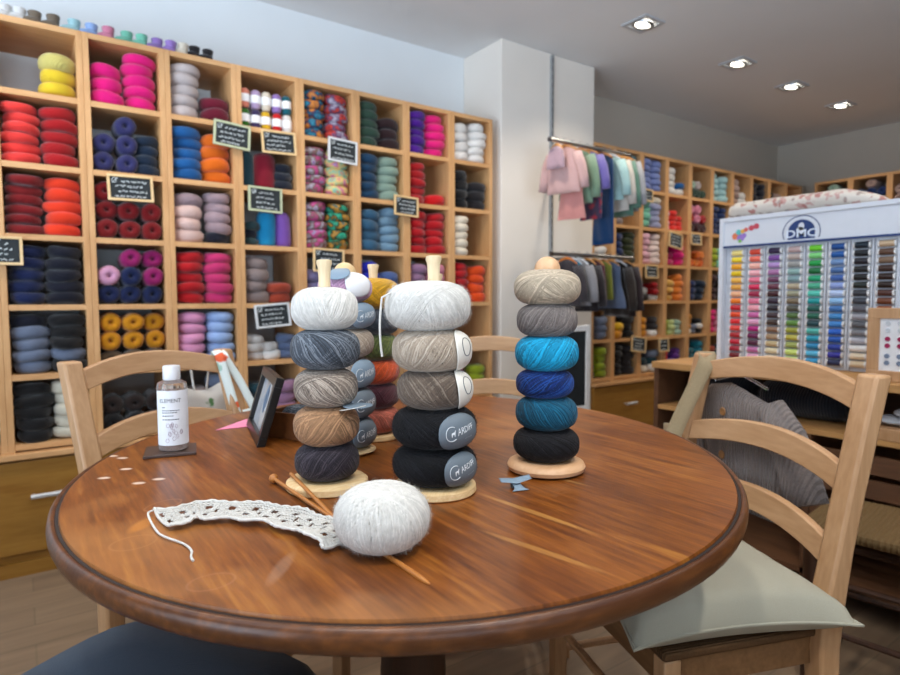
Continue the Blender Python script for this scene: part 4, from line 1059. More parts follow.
# lace strip of individual stitches following a gentle path
path = [(.138, .852), (.185, .853), (.243, .808), (.272, .768), (.292, .720), (.296, .690), (.302, .672)]
path = [(.140, .842), (.190, .845), (.240, .804), (.276, .748), (.292, .688), (.300, .640)]
def cat(pts, t):
    n_ = len(pts)-1; x = min(t*n_, n_-1e-6); i = int(x); f = x-i
    p0, p1, p2, p3 = [Vector(pts[max(0, min(n_, i+k))]).to_3d() for k in (-1, 0, 1, 2)]
    return .5*((2*p1)+(p2-p0)*f+(2*p0-5*p1+4*p2-p3)*f*f+(3*p1-p0-3*p2+p3)*f**3)
NL, NW = 66, 11; hw0 = .033
def strip_pt(u, v):
    p = cat(path, u); d = (cat(path, min(1, u+.01))-cat(path, max(0, u-.01))).normalized(); nrm = Vector((-d.y, d.x, 0))
    # foreground: width lies flat, edges curl
    half = hw0*(1-.25*u) 
    z = TZ+.0035+.004*abs(v)**2+.004*max(0, noise.noise(Vector((u*9, v*1.5, 0))))+.010*max(0, math.sin(u*19-1.2))*max(0, u-.35)*1.4*(.6-.4*v)
    return Vector((p.x, p.y, 0))+nrm*(half*v*(1+.13*math.sin(u*34+v)))+Vector((0, 0, z))
for i in range(NL):
    for j in range(NW):
        if (j in (3, 4, 7, 8) and i % 6 in (1, 2)) or (j in (5, 6) and i % 6 in (4,)): continue
        u0, u1 = i/NL, (i+1.35)/NL; vc = -1+2*(j+.5)/NW; dv = .75/NW
        z1 = Vector((0, 0, R.uniform(0, .0012)))
        for s_ in (-1, 1):
            mb.tube([strip_pt(min(1, u0), vc)+z1*0, strip_pt(min(1, (u0+u1)/2), vc+s_*dv*1.1)+Vector((0, 0, .0012)), strip_pt(min(1, u1), vc+s_*dv*.5)+z1], .00135, 4)
for v in (-1.04, 1.04): mb.tube([strip_pt(i/80, v*(1+.05*math.sin(i*1.9)))+Vector((0, 0, .001)) for i in range(81)], .0021, 6)
for u in (0.0, 1.0): mb.tube([strip_pt(u, -1+2*i/10) for i in range(11)], .002, 6)
ks = mb.build('lace_knitting_strip', YM['white'], auto=0); tag(ks, 'narrow white lace knitting strip lying across the table', 'knitting')
e0 = strip_pt(0, 1); pts = [e0, e0+Vector((-.010, -.012, 0)), Vector((.128, .82, TZ+.003)), Vector((.132, .79, TZ+.0035)), Vector((.147, .757, TZ+.002)), Vector((.150, .73, TZ+.0025)), Vector((.146, .712, TZ+.0022)), Vector((.1455, .700, TZ+.002))]
pp = [cat([tuple(p) for p in pts], i/40) for i in range(41)]
MB().tube(pp, .0014, 6).build('yarn_tail', YM['white'], ks)
pts = [(.303, .672, TZ+.006), (.312, .66, TZ+.016), (.318, .700, TZ+.018), (.316, .69, TZ+.03), (.33, .67, TZ+.04)]
MB().tube([cat(pts, i/24) for i in range(25)], .0012, 6).build('working_yarn', YM['white'], ks)
def needle(label, a, b, knob=True, za=.0042, zb=.0042):
    a = Vector((a[0], a[1], TZ+za)); b = Vector((b[0], b[1], TZ+zb)); d = (b-a); L = d.length; n_ = d.normalized()
    t = thing('knitting_needle', label, 'knitting needle', a, 0, 'bamboo knitting needles')
    q = n_.to_track_quat('X', 'Z').to_matrix().to_4x4()
    mb = MB(); mb.tube([(0, 0, 0), (L-.018, 0, 0), (L-.006, 0, 0), (L, 0, 0)], [.0030, .0030, .0022, .0007], 12); o = mb.build('shaft', M_needle, t); o.matrix_local = q
    if knob:
        mb = MB().sphere((-.004, 0, 0), .0075, sz=1, n=18, m=12); o = mb.build('knob', M_needle, t); o.matrix_local = q
    return t
needle('bamboo knitting needle with round knob, its tip passing under the white ball', (.317, .929), (.329, .503), za=.0078, zb=.0010)
needle('bamboo knitting needle without visible knob, its end resting on the left stand\'s base', (.336, .908), (.322, .690), False, .0180, .0036)

# ------------------------------------------------------------------ bottle on slate, frame, box, papers
o = MB().box(-.045, .045, -.042, .042, 0, .005).build('slate_coaster', M_slate2 if 'M_slate2' in globals() else plain('brown_slate', '4A3A34', .35, noise_amt=.15), smooth=False, bevel=.001)
o.location = (.2245, 1.243, TZ+.0004); o.rotation_euler[2] = rad(-12.5); tag(o, 'square dark slate coaster under the clear bottle', 'coaster')
t = thing('pump_bottle', 'clear plastic bottle of wool wash with white label and cap on slate', 'bottle', (.230, 1.243, TZ+.0058)); t.name = 'wool_wash_bottle'; t.scale = (.91, .91, 1.0)
M_clear = plain('clear_plastic', 'F4F0EE', .08, trans=.92, noise_amt=0, spec=.4)
M_liq = plain('pale_liquid', 'CDB8B0', .2, trans=.6, noise_amt=0)
MB().lathe([(.024, 0), (.0285, .002), (.0295, .008), (.0295, .122), (.028, .128), (.018, .132), (.0145, .133)], 40).build('body', M_clear, t)
MB().lathe([(.026, .002), (.0275, .006), (.0275, .112), (.026, .113)], 32).build('liquid', M_liq, t)
MB().lathe([(.0165, .1335), (.0170, .136), (.0170, .157), (.0160, .160), (.008, .1608)], 32).build('cap', plain('frosted_white_cap', 'E4E4E8', .3), t)
LBL = plain('bottle_label_white', 'E9ECF2', .5)
mb = MB(); ac = math.atan2(-1.238, -.242)+rad(6)
def LP(s_, z): a_ = ac+s_/.0299; return Vector((.0299*math.cos(a_), .0299*math.sin(a_), z))
mb.grid(lambda u, v: LP((u-.5)*.084, .012+v*.103), 30, 4); Lo = mb.build('front_label', LBL, t, auto=0)
def flat_text(P3, s, size, mat, parent, sx=1, dx=0, dz=0, name='lettering'):
    v, f = text_mesh(s, size); mb = MB(); mb.add([P3(p.x*sx+dx, p.y+dz) for p in v], f); return mb.build(name, mat, parent, auto=0)
def LP2(s_, z): a_ = ac+s_/.0303; return Vector((.0303*math.cos(a_), .0303*math.sin(a_), z))
flat_text(LP2, 'ELEMENT', .0105, M_dkletter, Lo, dx=-.008, dz=.096)
mb = MB(); r_ = random.Random(4)
for zz, w2 in ((.084, .007), (.078, .034), (.074, .030), (.068, .022), (.061, .030)):
    x = -.024
    while x < -.024+w2: L2 = r_.uniform(.002, .005); mb.add([LP2(x, zz-.0008), LP2(x+L2, zz-.0008), LP2(x+L2, zz+.0008), LP2(x, zz+.0008)], [(0, 1, 2, 3)]); x += L2+.001
mb.build('small_print', M_dkletter, Lo, smooth=False)
mb = MB()
for i in range(14):
    cx, cz = r_.uniform(-.016, .018), r_.uniform(.020, .052)
    mb.tube([LP2(cx+.0035*math.cos(a_)*(1 if i % 2 else .6), cz+.004*math.sin(a_)) for a_ in [rad(60*k_) for k_ in range(6)]], .00035, 3, closed=True)
mb.build('flower_drawing', plain('rosy_ink', '8A6A80', .7), Lo)

# black photo frame leaning back
t = thing('photo_frame', 'black box photo frame standing on the table left of the pegs', 'picture frame', (.3925, 1.295, TZ+.0005), math.atan2(1.424-1.165, .420-.365)+PI)
FW, FH, FT = .235, .142, .016
t.rotation_euler[2] = math.atan2(-(1.424-1.165), -(.420-.365))   # local x runs along the front from far to near; local -y faces the viewer's left
lean = Matrix.Rotation(rad(-17), 4, 'X')
def fr(mb): return mb
b_ = .019; mb = MB()
for (x0, x1, z0, z1) in ((-FW/2, FW/2, FH-b_, FH), (-FW/2, FW/2, 0, b_), (-FW/2, -FW/2+b_, b_, FH-b_), (FW/2-b_, FW/2, b_, FH-b_)): mb.box(x0, x1, 0, FT, z0, z1, lean)
mb.build('moulding', M_black, t, smooth=False, bevel=.001)
MB().box(-FW/2+b_, FW/2-b_, .012, FT-.002, b_, FH-b_, lean).build('backing', M_black, t, smooth=False)
def pic_mat():
    m, nt, b = newmat('pale_watercolour_print'); tc = N(nt, 'ShaderNodeTexCoord'); g = N(nt, 'ShaderNodeTexNoise'); g.inputs['Scale'].default_value = 18
    nt.links.new(tc.outputs['Object'], g.inputs['Vector']); rp = ramp(nt, [(.35, lin4('AEB8C2')), (.5, lin4('C8CCD0')), (.65, lin4('C4B8AC'))])
    nt.links.new(g.outputs[0], rp.inputs[0]); nt.links.new(rp.outputs[0], b.inputs['Base Color']); b.inputs['Roughness'].default_value = .25; return m
pr_ = MB().box(-FW/2+b_, FW/2-b_, .0095, .0119, b_, FH-b_, lean).build('picture', pic_mat(), t, smooth=False)
MB().lathe([(.002, 0), (.020, 0), (.0205, .0004), (.002, .0006)], 24, lean @ TRS((.0, .0094, FH/2+.012), 0, PI/2), 1, 1.5).build('blue_oval', plain('slate_blue_ink', '5C7894', .5), pr_)

# small wooden tray with denim yarn
t = thing('wooden_box', 'small brown open wooden box holding grey blue yarn behind the frame', 'box', (.500, 1.250, TZ+.0005), rad(28))
M_boxw = wood('walnut_box', '5A3218', '7E4C26', .5, 'X', 8)
for (x0, x1, y0, y1) in ((-.07, .07, -.055, -.049), (-.07, .07, .049, .055), (-.07, -.064, -.049, .049), (.064, .07, -.049, .049)):
    MB().box(x0, x1, y0, y1, 0, .055).build('side', M_boxw, t, smooth=False, bevel=.001)
MB().box(-.064, .064, -.049, .049, .0, .005).build('bottom', M_boxw, t, smooth=False)
for i, (x, y) in enumerate(((-.031, 0), (.033, 0.0))):
    p = t.matrix_basis @ Vector((x, y, .006))
    wound_ball('wound_yarn_ball', p, .031, .058, YM['grey'], 'grey blue yarn ball in the small wooden box, %s one' % ('left', 'right')[i], 81+i, sr=.0013, groups=8, per=10, group='yarn balls in the small wooden box', hole=False)
# pink paper and folded tag
o = MB().prism([(.345, 1.392), (.43, 1.385), (.455, 1.47), (.435, 1.475)], .0006).build('paper_slip', M_pink, smooth=False); o.location[2] = TZ+.0006; tag(o, 'bright pink paper slip lying behind the black photo frame', 'paper')
t = thing('folded_tag', 'small folded grey blue paper tag on the table by the beech stand', 'tag', (.612, .694, TZ+.0006), rad(-15))
def bow(mb):
    mb.grid(lambda u, v: ((u-.5)*.052, (v-.5)*.016*(1-.4*abs(2*u-1)), .010+.004*abs(2*u-1)-.002*math.cos(v*PI)), 10, 3)
    mb.grid(lambda u, v: ((u-.5)*.014*(1+1.1*abs(2*v-1)**3), -.020+(v)*.026, .0008+.009*v), 4, 8)
mb = MB(); bow(mb); mb.build('folded_card', M_glab2, t, solid=.0005, auto=0)
MB().box(-.006, .006, -.004, .004, 0, .0085).build('fold', M_glab, t, smooth=False)

# ------------------------------------------------------------------ ribbons and bag at the left chair
def floral(name, base, cols, scale=22, thr=.42):
    m, nt, b = newmat(name); tc = N(nt, 'ShaderNodeTexCoord'); vo = N(nt, 'ShaderNodeTexVoronoi'); vo.inputs['Scale'].default_value = scale
    nz = N(nt, 'ShaderNodeTexNoise'); nz.inputs['Scale'].default_value = scale*1.5
    mxv = N(nt, 'ShaderNodeMix'); mxv.data_type = 'VECTOR'; mxv.inputs[0].default_value = .04
    nt.links.new(tc.outputs['Object'], mxv.inputs[4]); nt.links.new(nz.outputs['Color'], mxv.inputs[5]); nt.links.new(tc.outputs['Object'], nz.inputs['Vector'])
    nt.links.new(mxv.outputs[1], vo.inputs['Vector'])
    r1 = ramp(nt, [(thr-.08, (1, 1, 1, 1)), (thr, (0, 0, 0, 1))]); nt.links.new(vo.outputs['Distance'], r1.inputs[0])
    sp = N(nt, 'ShaderNodeSeparateColor'); nt.links.new(vo.outputs['Color'], sp.inputs[0])
    k = len(cols); r2 = ramp(nt, [(i/k, lin4(c)) for i, c in enumerate(cols)]); r2.color_ramp.interpolation = 'CONSTANT'; nt.links.new(sp.outputs[0], r2.inputs[0])
    mx = N(nt, 'ShaderNodeMix'); mx.data_type = 'RGBA'; mx.inputs[6].default_value = lin4(base)
    nt.links.new(r1.outputs[0], mx.inputs[0]); nt.links.new(r2.outputs[0], mx.inputs[7]); nt.links.new(mx.outputs[2], b.inputs['Base Color']); b.inputs['Roughness'].default_value = .8
    return m
M_rib = floral('floral_ribbon', 'E4EBE4', ['F0683C', 'E4EBE4', 'E4EBE4', 'F0683C', 'A8CCBA'], 20, .30)
M_bag = floral('floral_bag_cloth', 'DCD8D2', ['CC8A80', 'DCD8D2', '5C8A54', 'D0B0A8', 'DCD8D2'], 18, .34)
M_roll = floral('rosy_floral_cloth', 'D9CFC4', ['B88078', 'D9CFC4', 'A8948C', 'C8A098'], 34, .46)
def band(mb, pts, wv, n=30):
    wv = Vector(wv)
    mb.grid(lambda u, v: cat(pts, u)+wv*(v-.5)+Vector((0, 0, 0)), n, 3)
CX = (.502, 1.700)
mb = MB(); band(mb, [(.462, 1.825, .880), (.452, 1.81, .922), (.452, 1.775, .918), (.458, 1.765, .890), (.476, 1.757, .815), (.492, 1.750, .745)], (.022, -.012, .004))
band(mb, [(.488, 1.752, .752), (.51, 1.748, .747), (.535, 1.742, .752)], (.0, .004, .018), 8)
band(mb, [(.470, 1.825, .88), (.462, 1.806, .920), (.466, 1.772, .914), (.474, 1.765, .895), (.504, 1.757, .840), (.526, 1.750, .79), (.542, 1.745, .755)], (.018, -.008, .010))
rb = mb.build('floral_ribbon', M_rib, solid=.001, auto=0); tag(rb, 'pale mint floral ribbon draped over the left beech chair\'s back', 'ribbon')
t = thing('floral_cloth_bag', 'white floral cloth bag hanging behind the left beech chair', 'bag', (.43, 1.90, .56), rad(20))
def bagf(side):
    def g(u, v):
        x = (u-.5)*.24; z = v*.25; e = (1-(2*u-1)**4)*(1-(2*v-1)**6)
        return (x, side*(.035*e**.6+.006*noise.noise(Vector((x*20, z*20, side)))), z+.01*math.sin(u*9)*v)
    return g
mb = MB(); mb.grid(bagf(1), 16, 16); k = len(mb.f); mb.grid(bagf(-1), 16, 16)
for i in range(k): mb.f[i] = mb.f[i][::-1]
mb.build('pouch', M_bag, t, auto=0)
for s_ in (-1, 1):
    MB().tube([(s_*.05-.03, .0, .24), (s_*.05-.02, 0, .31), (s_*.05+.02, 0, .31), (s_*.05+.03, 0, .24)], .007, 8, flat=.4).build('strap', M_bag, t)

# ------------------------------------------------------------------ cardigan and tote strap at the right chair
M_card2 = fabric('grey_ribbed_knit', '857A75', .95, .2, rib=38, ribaxis=0, scale=200, bump=1.0)
wdir = Vector((.347, .94, 0)); ndir = Vector((-.94, .347, 0))
t = thing('knitted_cardigan', 'grey ribbed knitted cardigan with brown buttons hanging behind the right chair', 'cardigan', (1.440, .765, -.015), math.atan2(.94, .347))
# local x along the chair back (away from the photographer), y towards the table
def garment_panel(outline, thick, seed, wr=.010, n=26):
    """closed outline (x,z) inflated into a soft body: grid clipped by scan lines"""
    zs = [p[1] for p in outline]; z0, z1 = min(zs), max(zs); mb = MB(); rows = []
    def span(z):
        xs = []
        for i in range(len(outline)):
            a, b = outline[i], outline[(i+1) % len(outline)]
            if (a[1]-z)*(b[1]-z) < 0 or a[1] == z: xs.append(a[0]+(b[0]-a[0])*((z-a[1])/(b[1]-a[1]) if b[1] != a[1] else 0))
        return (min(xs), max(xs)) if xs else None
    m = 14
    for k in range(n+1):
        z = z0+(z1-z0)*(k/n*.998+.001); s_ = span(z); e_ = (1-abs(2*k/n-1)**8)
        rows.append((z, s_[0], s_[1], e_))
    vs = []; fs = []; N_ = 2*m
    for (z, xa, xb, e_) in rows:
        for i in range(N_):
            th = 2*PI*i/N_; x = (xa+xb)/2+(xb-xa)/2*math.cos(th); q = abs(math.sin(th))**.6*(1 if math.sin(th) > 0 else -1)
            w1 = wr*math.sin(x*70+seed+1.5*math.sin(z*9+seed))*(.3+.7*(z1-z)/(z1-z0)); vs.append((x, q*thick/2*e_+w1, z))
    for j in range(n):
        for i in range(N_): fs.append((j*N_+i, j*N_+(i+1) % N_, (j+1)*N_+(i+1) % N_, (j+1)*N_+i))
    fs.append(tuple(range(N_-1, -1, -1))); fs.append(tuple(n*N_+i for i in range(N_))); mb.add(vs, fs); return mb
body = [(-.10, .56), (.14, .555), (.155, .70), (.19, .80), (.16, .858), (.08, .872), (.02, .852), (-.06, .83), (-.09, .74)]
garment_panel(body, .05, 1.0, .006).build('body', M_card2, t, auto=0)
sl = MB(); sl.tube([(-.05, 0, .835), (-.10, .0, .77), (-.135, .0, .70), (-.165, .004, .635)], [.030, .042, .042, .044], 16, flat=.6); sl.build('sleeve', M_card2, t, auto=0)
sl = MB(); sl.tube([(.15, 0, .84), (.19, -.004, .76), (.20, -.006, .68), (.20, -.006, .60)], [.030, .038, .038, .036], 16, flat=.6); sl.build('sleeve', M_card2, t, auto=0)
mb = MB()
M_btn = plain('horn_button', 'A8784A', .4)
for z in (.80, .745, .69, .63):
    mb2 = MB().lathe([(.009, 0), (.011, .002), (.009, .004), (.004, .003)], 14, TRS((.075, .027, z), 0, -PI/2)); mb2.build('button', M_btn, t)
hg = MB().tube([(.14, 0, .862), (.05, 0, .888), (-.04, 0, .862)], .004, 8); hg.tube([(.05, 0, .888), (.05, 0, .90), (.052, .01, .914), (.05, .02, .916), (.048, .026, .905)], .0015, 6)
h_ = hg.build('clear_plastic_hanger', M_clear, None); h_.matrix_world = Matrix.Translation((1.440, .765, -.005)) @ Matrix.Rotation(math.atan2(.94, .347), 4, 'Z'); tag(h_, 'clear plastic hanger hooked over the right chair\'s top rail', 'hanger')
M_strap = fabric('olive_beige_webbing', '9C8A6C', .85, .1, scale=500)
t = thing('tote_bag', 'beige tote bag hung by its strap from the right chair\'s far post', 'bag', (0, 0, 0))
mb = MB(); band(mb, [(1.535, .97, .86), (1.505, .945, .918), (1.466, .910, .928), (1.430, .888, .905), (1.400, .898, .845), (1.368, .911, .78), (1.33, .923, .70)], (.020, -.036, 0)); mb.build('strap', M_strap, t, solid=.0025, auto=0)
g2 = garment_panel([(-.15, .36), (.15, .36), (.16, .70), (-.16, .72)], .05, 3, .004); o = g2.build('bag_body', M_strap, t, auto=0)
o.location = (1.60, 1.04, -.02); o.rotation_euler[2] = rad(60)

# ------------------------------------------------------------------ thread display on its desk
XD = 2.45
desk = thing('display_desk', 'wooden display desk with open shelves under the thread rack', 'desk', (0, 0, 0))
M_deskw = wood('desk_oak', 'A87A4A', 'C8985E', .45, 'Y', 7)
YD0, YD1 = .05, 1.62
MB().box(2.20, 2.80, YD0, YD1, .775, .802).build('desk_top', M_deskw, desk, smooth=False, bevel=.002)
MB().box(2.22, 2.78, YD0+.022, YD1-.022, .600, .618).build('middle_shelf', M_deskw, desk, smooth=False)
MB().box(2.22, 2.78, YD0+.022, YD1-.022, .10, .12).build('bottom_shelf', M_darkh, desk, smooth=False)
MB().box(2.78, 2.80, YD0, YD1, 0, .7745).build('back_panel', M_darkh, desk, smooth=False)
for y in (YD0, YD1-.022, .98): MB().box(2.22, 2.7795, y, y+.022, 0, .7745 if y != .98 else .5995).build('side_panel', M_darkh, desk, smooth=False)
for z in (.30, .42, .50): MB().box(2.225, 2.24, YD0+.024, .979, z, z+.06).build('rail', M_darkh, desk, smooth=False)
rack = thing('thread_display_rack', 'white thread spool display rack with a dark blue stripe and emblem', 'display rack', (0, 0, 0))
Y0, Y1, Z0, Z1 = .74, 1.474, .803, 1.407
M_rackw = plain('white_enamel', 'D8DBE2', .35, noise_amt=.01)
MB().box(XD+.03, XD+.10, Y0, Y1, Z0, Z1).build('back_panel', M_rackw, rack, smooth=False)
for y in (Y0, Y1-.018): MB().box(XD-.002, XD+.0295, y, y+.018, Z0, Z1).build('side_post', M_rackw, rack, smooth=False, bevel=.002)
hd = MB().box(XD+.004, XD+.0295, Y0+.0185, Y1-.0185, 1.29, Z1-.018).build('header_panel', M_rackw, rack, smooth=False)
MB().box(XD-.004, XD+.0295, Y0+.0185, Y1-.0185, Z1-.0175, Z1).build('top_rail', M_rackw, rack, smooth=False, bevel=.001)
M_dblue = plain('dark_blue_print', '17356E', .5)
MB().box(XD-.001, XD+.0035, Y0+.0185, Y1-.0185, 1.281, 1.2895).build('blue_stripe', M_dblue, rack, smooth=False)
def HP(x, off=.003):   # header plane: s to the right seen by viewer = -Y
    return lambda s_, z: Vector((x, YC-s_, z))
YC = 1.1425
# emblem : half disc outline, blue dome, letters and a small head shape
def disc_seg(R1, R2, a0, a1, zc, x, n=40, sq_=.92):
    mb = MB(); vs = []; fs = []
    for i in range(n+1):
        a = a0+(a1-a0)*i/n; ca, sa = math.cos(a), math.sin(a); vs += [(x, YC-R1*ca, zc+R1*sq_*sa), (x, YC-R2*ca, zc+R2*sq_*sa)]
    for i in range(n): fs.append((2*i, 2*i+1, 2*i+3, 2*i+2))
    mb.add(vs, fs); return mb
zc = 1.322
a0 = rad(-22); a1 = PI+rad(22)
disc_seg(.0665, .0700, a0, a1, zc, XD+.0032).build('emblem_outline', M_dblue, hd, smooth=False)
mb = MB(); n = 40; vs = [(XD+.0034, YC, zc)]
for i in range(n+1): a = PI*i/n; vs.append((XD+.0034, YC-.050*math.cos(a), zc+.046*math.sin(a)+.002))
mb.add(vs, [(0, i, i+1) for i in range(1, n+1)]); 
mb.add([(XD+.0034, YC-.050, zc-.026), (XD+.0034, YC+.050, zc-.026), (XD+.0034, YC+.050, zc+.002), (XD+.0034, YC-.050, zc+.002)], [(0, 1, 2, 3)])
mb.build('emblem_dome', M_dblue, hd, smooth=False)
mb = MB()
for (cy, cz, ra, rb_) in ((0, .022, .011, .015), (-.004, .010, .014, .010)):
    n = 20; vs = [(XD+.0028, YC-cy-ra*math.cos(2*PI*i/n), zc+cz+rb_*math.sin(2*PI*i/n)) for i in range(n)]; mb.add(vs, [tuple(range(n))])
mb.build('emblem_head', M_rackw, hd, smooth=False)
v, f = text_mesh('DMC', .040, .0008)
mb = MB().add([(XD+.0022, YC-p.x*1.28, zc-.006+p.y) for p in v], f); mb.build('emblem_lettering', plain('pale_emblem_letters', 'DCE6F4', .4), hd, smooth=False)
# colourful toy-like cluster printed at the left of the header
for i, (dy_, dz_, r_, c) in enumerate(((.255, .0, .011, 'E07A50'), (.238, -.006, .012, '9A78C8'), (.245, .012, .009, '58B8B4'), (.228, .0, .008, '9A78C8'), (.232, .014, .007, 'E8B04C'), (.205, .022, .009, 'C84858'), (.190, .026, .009, 'C84858'), (.222, .018, .007, 'D86A60'), (.240, -.016, .006, '7CB860'))):
    n = 14; MB().add([(XD+.0032-.0001*i, YC-.015+(dy_-.22)*1.35+.23+r_*1.35*math.cos(2*PI*k/n), 1.328+dz_*1.3+r_*1.3*math.sin(2*PI*k/n)) for k in range(n)], [tuple(range(n))]).build('flower_print', plain('header_print_'+'abcdefghi'[i], c, .5), hd, smooth=False)
MB().add([(XD+.003, .80, 1.292), (XD+.003, .762, 1.292), (XD+.003, .762, 1.386), (XD+.003, .795, 1.386)], [(0, 1, 2, 3)]).build('purple_print', plain('purple_print', '9A50B4', .5), hd, smooth=False)
# spools
SPC = ['F5E08A F2D92E F3A91F E9C616 F0B84A E8A948 F2B58A F2811E C4142A E94A1F DE2430 E8463F A81E2B C01434 9C1030 6E0F22',
 'D94A36 F0705C F5B8A8 F7B5BE F07A95 D62556 A0224A E87A9C F4A6B4 C864A4 E6A6CC B0107A 6A0F50 4A1238 C070A8 E0A0C0',
 '2C1A40 7C4C9C B08CC8 A870A0 6E3E60 6A3348 3E1822 322338 231F2C 3A2832 3A2A24 8A6A54 A88E70 C2AE84 E0D3AE E8DCC0',
 'C3A9A8 B8A8A0 9C9C9A 8CB0AC 7E9EA4 B2A48A 9A9A82 7C6E58 4E5046 4E6E3A 5A8A3C 9AA03C B8B048 A0AC60 CDE47C C8DC90',
 '6CC82A 7CD07C 0A9A48 0A6A3A 12A070 4AAE8C 54C6B4 10969A 0E5A52 0E6450 0E3E48 50B8B0 1A98B4 1E86B8 52B4DC 2A98CC',
 '0E4A8E 14559C 6A8CBA 4A70A6 3A5FA4 8CA0D6 B8CCEE 8CBCE6 3E74B4 3E8CCC 3C88D2 1E62CA 1456B4 18389C 2A2E9A 16244E',
 '0E2230 101820 20202A 12181C 101214 1C2624 32363E 3A3E48 5C5C66 9A9AA4 5A5C62 7A7C84 B0B2BE E6E6E6 E4D6BC D8C4A4',
 'C4A888 5C4234 7C6450 3C2620 2C1814 241410 4E2C24 6E3C24 9A5430 7A4A30 5C3A28 4A3020 6A4A38 8A6A50 A08060 C0A080']
M_thread = newmat('thread')[0]; nt = M_thread.node_tree; b = nt.nodes['Principled BSDF']; oi = N(nt, 'ShaderNodeObjectInfo'); nt.links.new(oi.outputs['Color'], b.inputs['Base Color']); b.inputs['Roughness'].default_value = .4
mb = MB(); MY = TRS(rx=PI/2)
mb.lathe([(.0112, -.0225), (.0118, -.021), (.0118, .021), (.0112, .0225)], 16, MY)
mb.mi = 1
for s_ in (-1, 1): mb.lathe([(.0062, s_*.0222), (.0118, s_*.0222+.0001), (.0118, s_*.0262), (.006, s_*.0265)] if s_ > 0 else [(.006, -.0265), (.0118, -.0262), (.0118, -.0223), (.0062, -.0222)], 16, MY)
SPOOL = to_mesh(mb, 'thread_spool', [M_thread, M_white])
HUE = [('yellow to red', 'first'), ('pink', 'second'), ('purple and brown', 'third'), ('grey green', 'fourth'), ('green and turquoise', 'fifth'), ('blue', 'sixth'), ('black and grey', 'seventh'), ('brown', 'eighth')]
def huename(h):
    import colorsys
    r, g, b = [int(h[i:i+2], 16)/255 for i in (0, 2, 4)]; hh, s, v = colorsys.rgb_to_hsv(r, g, b); hh *= 360
    if v < .2: return 'black'
    if s < .12: return 'white' if v > .85 else ('light grey' if v > .6 else 'grey')
    base = 'red' if hh < 12 or hh > 345 else 'orange' if hh < 35 else 'yellow' if hh < 68 else 'green' if hh < 160 else 'turquoise' if hh < 195 else 'blue' if hh < 250 else 'purple' if hh < 310 else 'pink'
    if base == 'orange' and v < .7: base = 'brown'
    if base == 'orange' and s < .35: base = 'beige'
    if base == 'red' and v > .85 and s < .55: base = 'pink'
    return ('pale ' if s < .4 and v > .6 else 'dark ' if v < .5 else '')+base
for cidx, row in enumerate(SPC):
    y = 1.399-cidx*.0770
    ch = MB().box(XD+.018, XD+.0295, y-.035, y-.030, Z0+.005, 1.278); ch.box(XD+.018, XD+.0295, y+.030, y+.035, Z0+.005, 1.278); ch.build('spool_channel', M_rackw, rack, smooth=False)
    for k in range(9):
        pass
    for ridx, c in enumerate(row.split()):
        o = bpy.data.objects.new('thread_spool', SPOOL); C.objects.link(o); o.color = lin4(c); o.location = (XD+.0175, y, 1.259-ridx*.0286)
        tag(o, '%s thread spool, %s from top in %s column (%s) of white rack' % (huename(c), (ORD+['eleventh', 'twelfth', 'thirteenth', 'fourteenth', 'fifteenth', 'sixteenth'])[ridx], HUE[cidx][1], HUE[cidx][0].split()[0]), 'thread spool', 'thread spools in the white display rack')
# floral bolster lying on the rack's top
mb = MB(); n = 22; k_ = 26; vs = []; fs = []
for j in range(k_+1):
    q = j/k_; yy = 1.468-q*.60; e = min(1, (q/.06)**.5 if q < .06 else 1, ((1-q)/.25)**.6 if q > .75 else 1); e = max(e, .05)
    for i in range(n):
        a = 2*PI*i/n; wr_ = 1+.06*noise.noise(Vector((yy*14, math.cos(a)*2, math.sin(a)*2)))
        vs.append((XD+.055+.05*e*wr_*math.cos(a), yy, Z1+.0325*e*wr_*(1+math.sin(a))*1.0+.001))
for j in range(k_):
    for i in range(n): fs.append((j*n+i, (j+1)*n+i, (j+1)*n+(i+1) % n, j*n+(i+1) % n))
fs.append(tuple(range(n))); fs.append(tuple(k_*n+i for i in range(n-1, -1, -1))); mb.add(vs, fs)
o = mb.build('rolled_cloth', M_roll, auto=0); tag(o, 'rosy floral cloth rolled up on top of the white thread rack', 'cloth')
# button display
t = thing('button_display_frame', 'light wood framed card of coloured buttons in front of the thread rack', 'button display', (2.27, 0, .8025), 0)
by0, by1, bh = .55, .835, .235
f_ = MB(); bw = .034
for (y0, y1, z0, z1) in ((by0, by1, bh-bw, bh), (by0, by1, 0, bw), (by0, by0+bw, bw, bh-bw), (by1-bw, by1, bw, bh-bw)): f_.box(-.012, .012, y0, y1, z0, z1)
f_.build('frame', M_beech, t, smooth=False, bevel=.002)
MB().box(-.004, .010, by0+bw, by1-bw, bw, bh-bw).build('card', M_paper, t, smooth=False)
for rr_, (zz, cc) in enumerate(((.175, 'C8CCD2'), (.125, 'A01850'), (.070, '7888A0'))):
    Mb = plain('button_'+'abc'[rr_], cc, .35)
    for i in range(9):
        yy = by1-bw-.022-(i//2)*.034-(i % 2)*.017*0; zz2 = zz+(.011 if i % 2 else -.011)
        MB().lathe([(.006, 0), (.008, .001), (.007, .004), (.003, .0035)], 12, TRS((-.0042, yy, zz2), 0, 0, -PI/2)).build('button', Mb, t)
M_dkfab = fabric('dark_navy_knit', '171C26', .95, .3, rib=30, ribaxis=1, bump=.8)
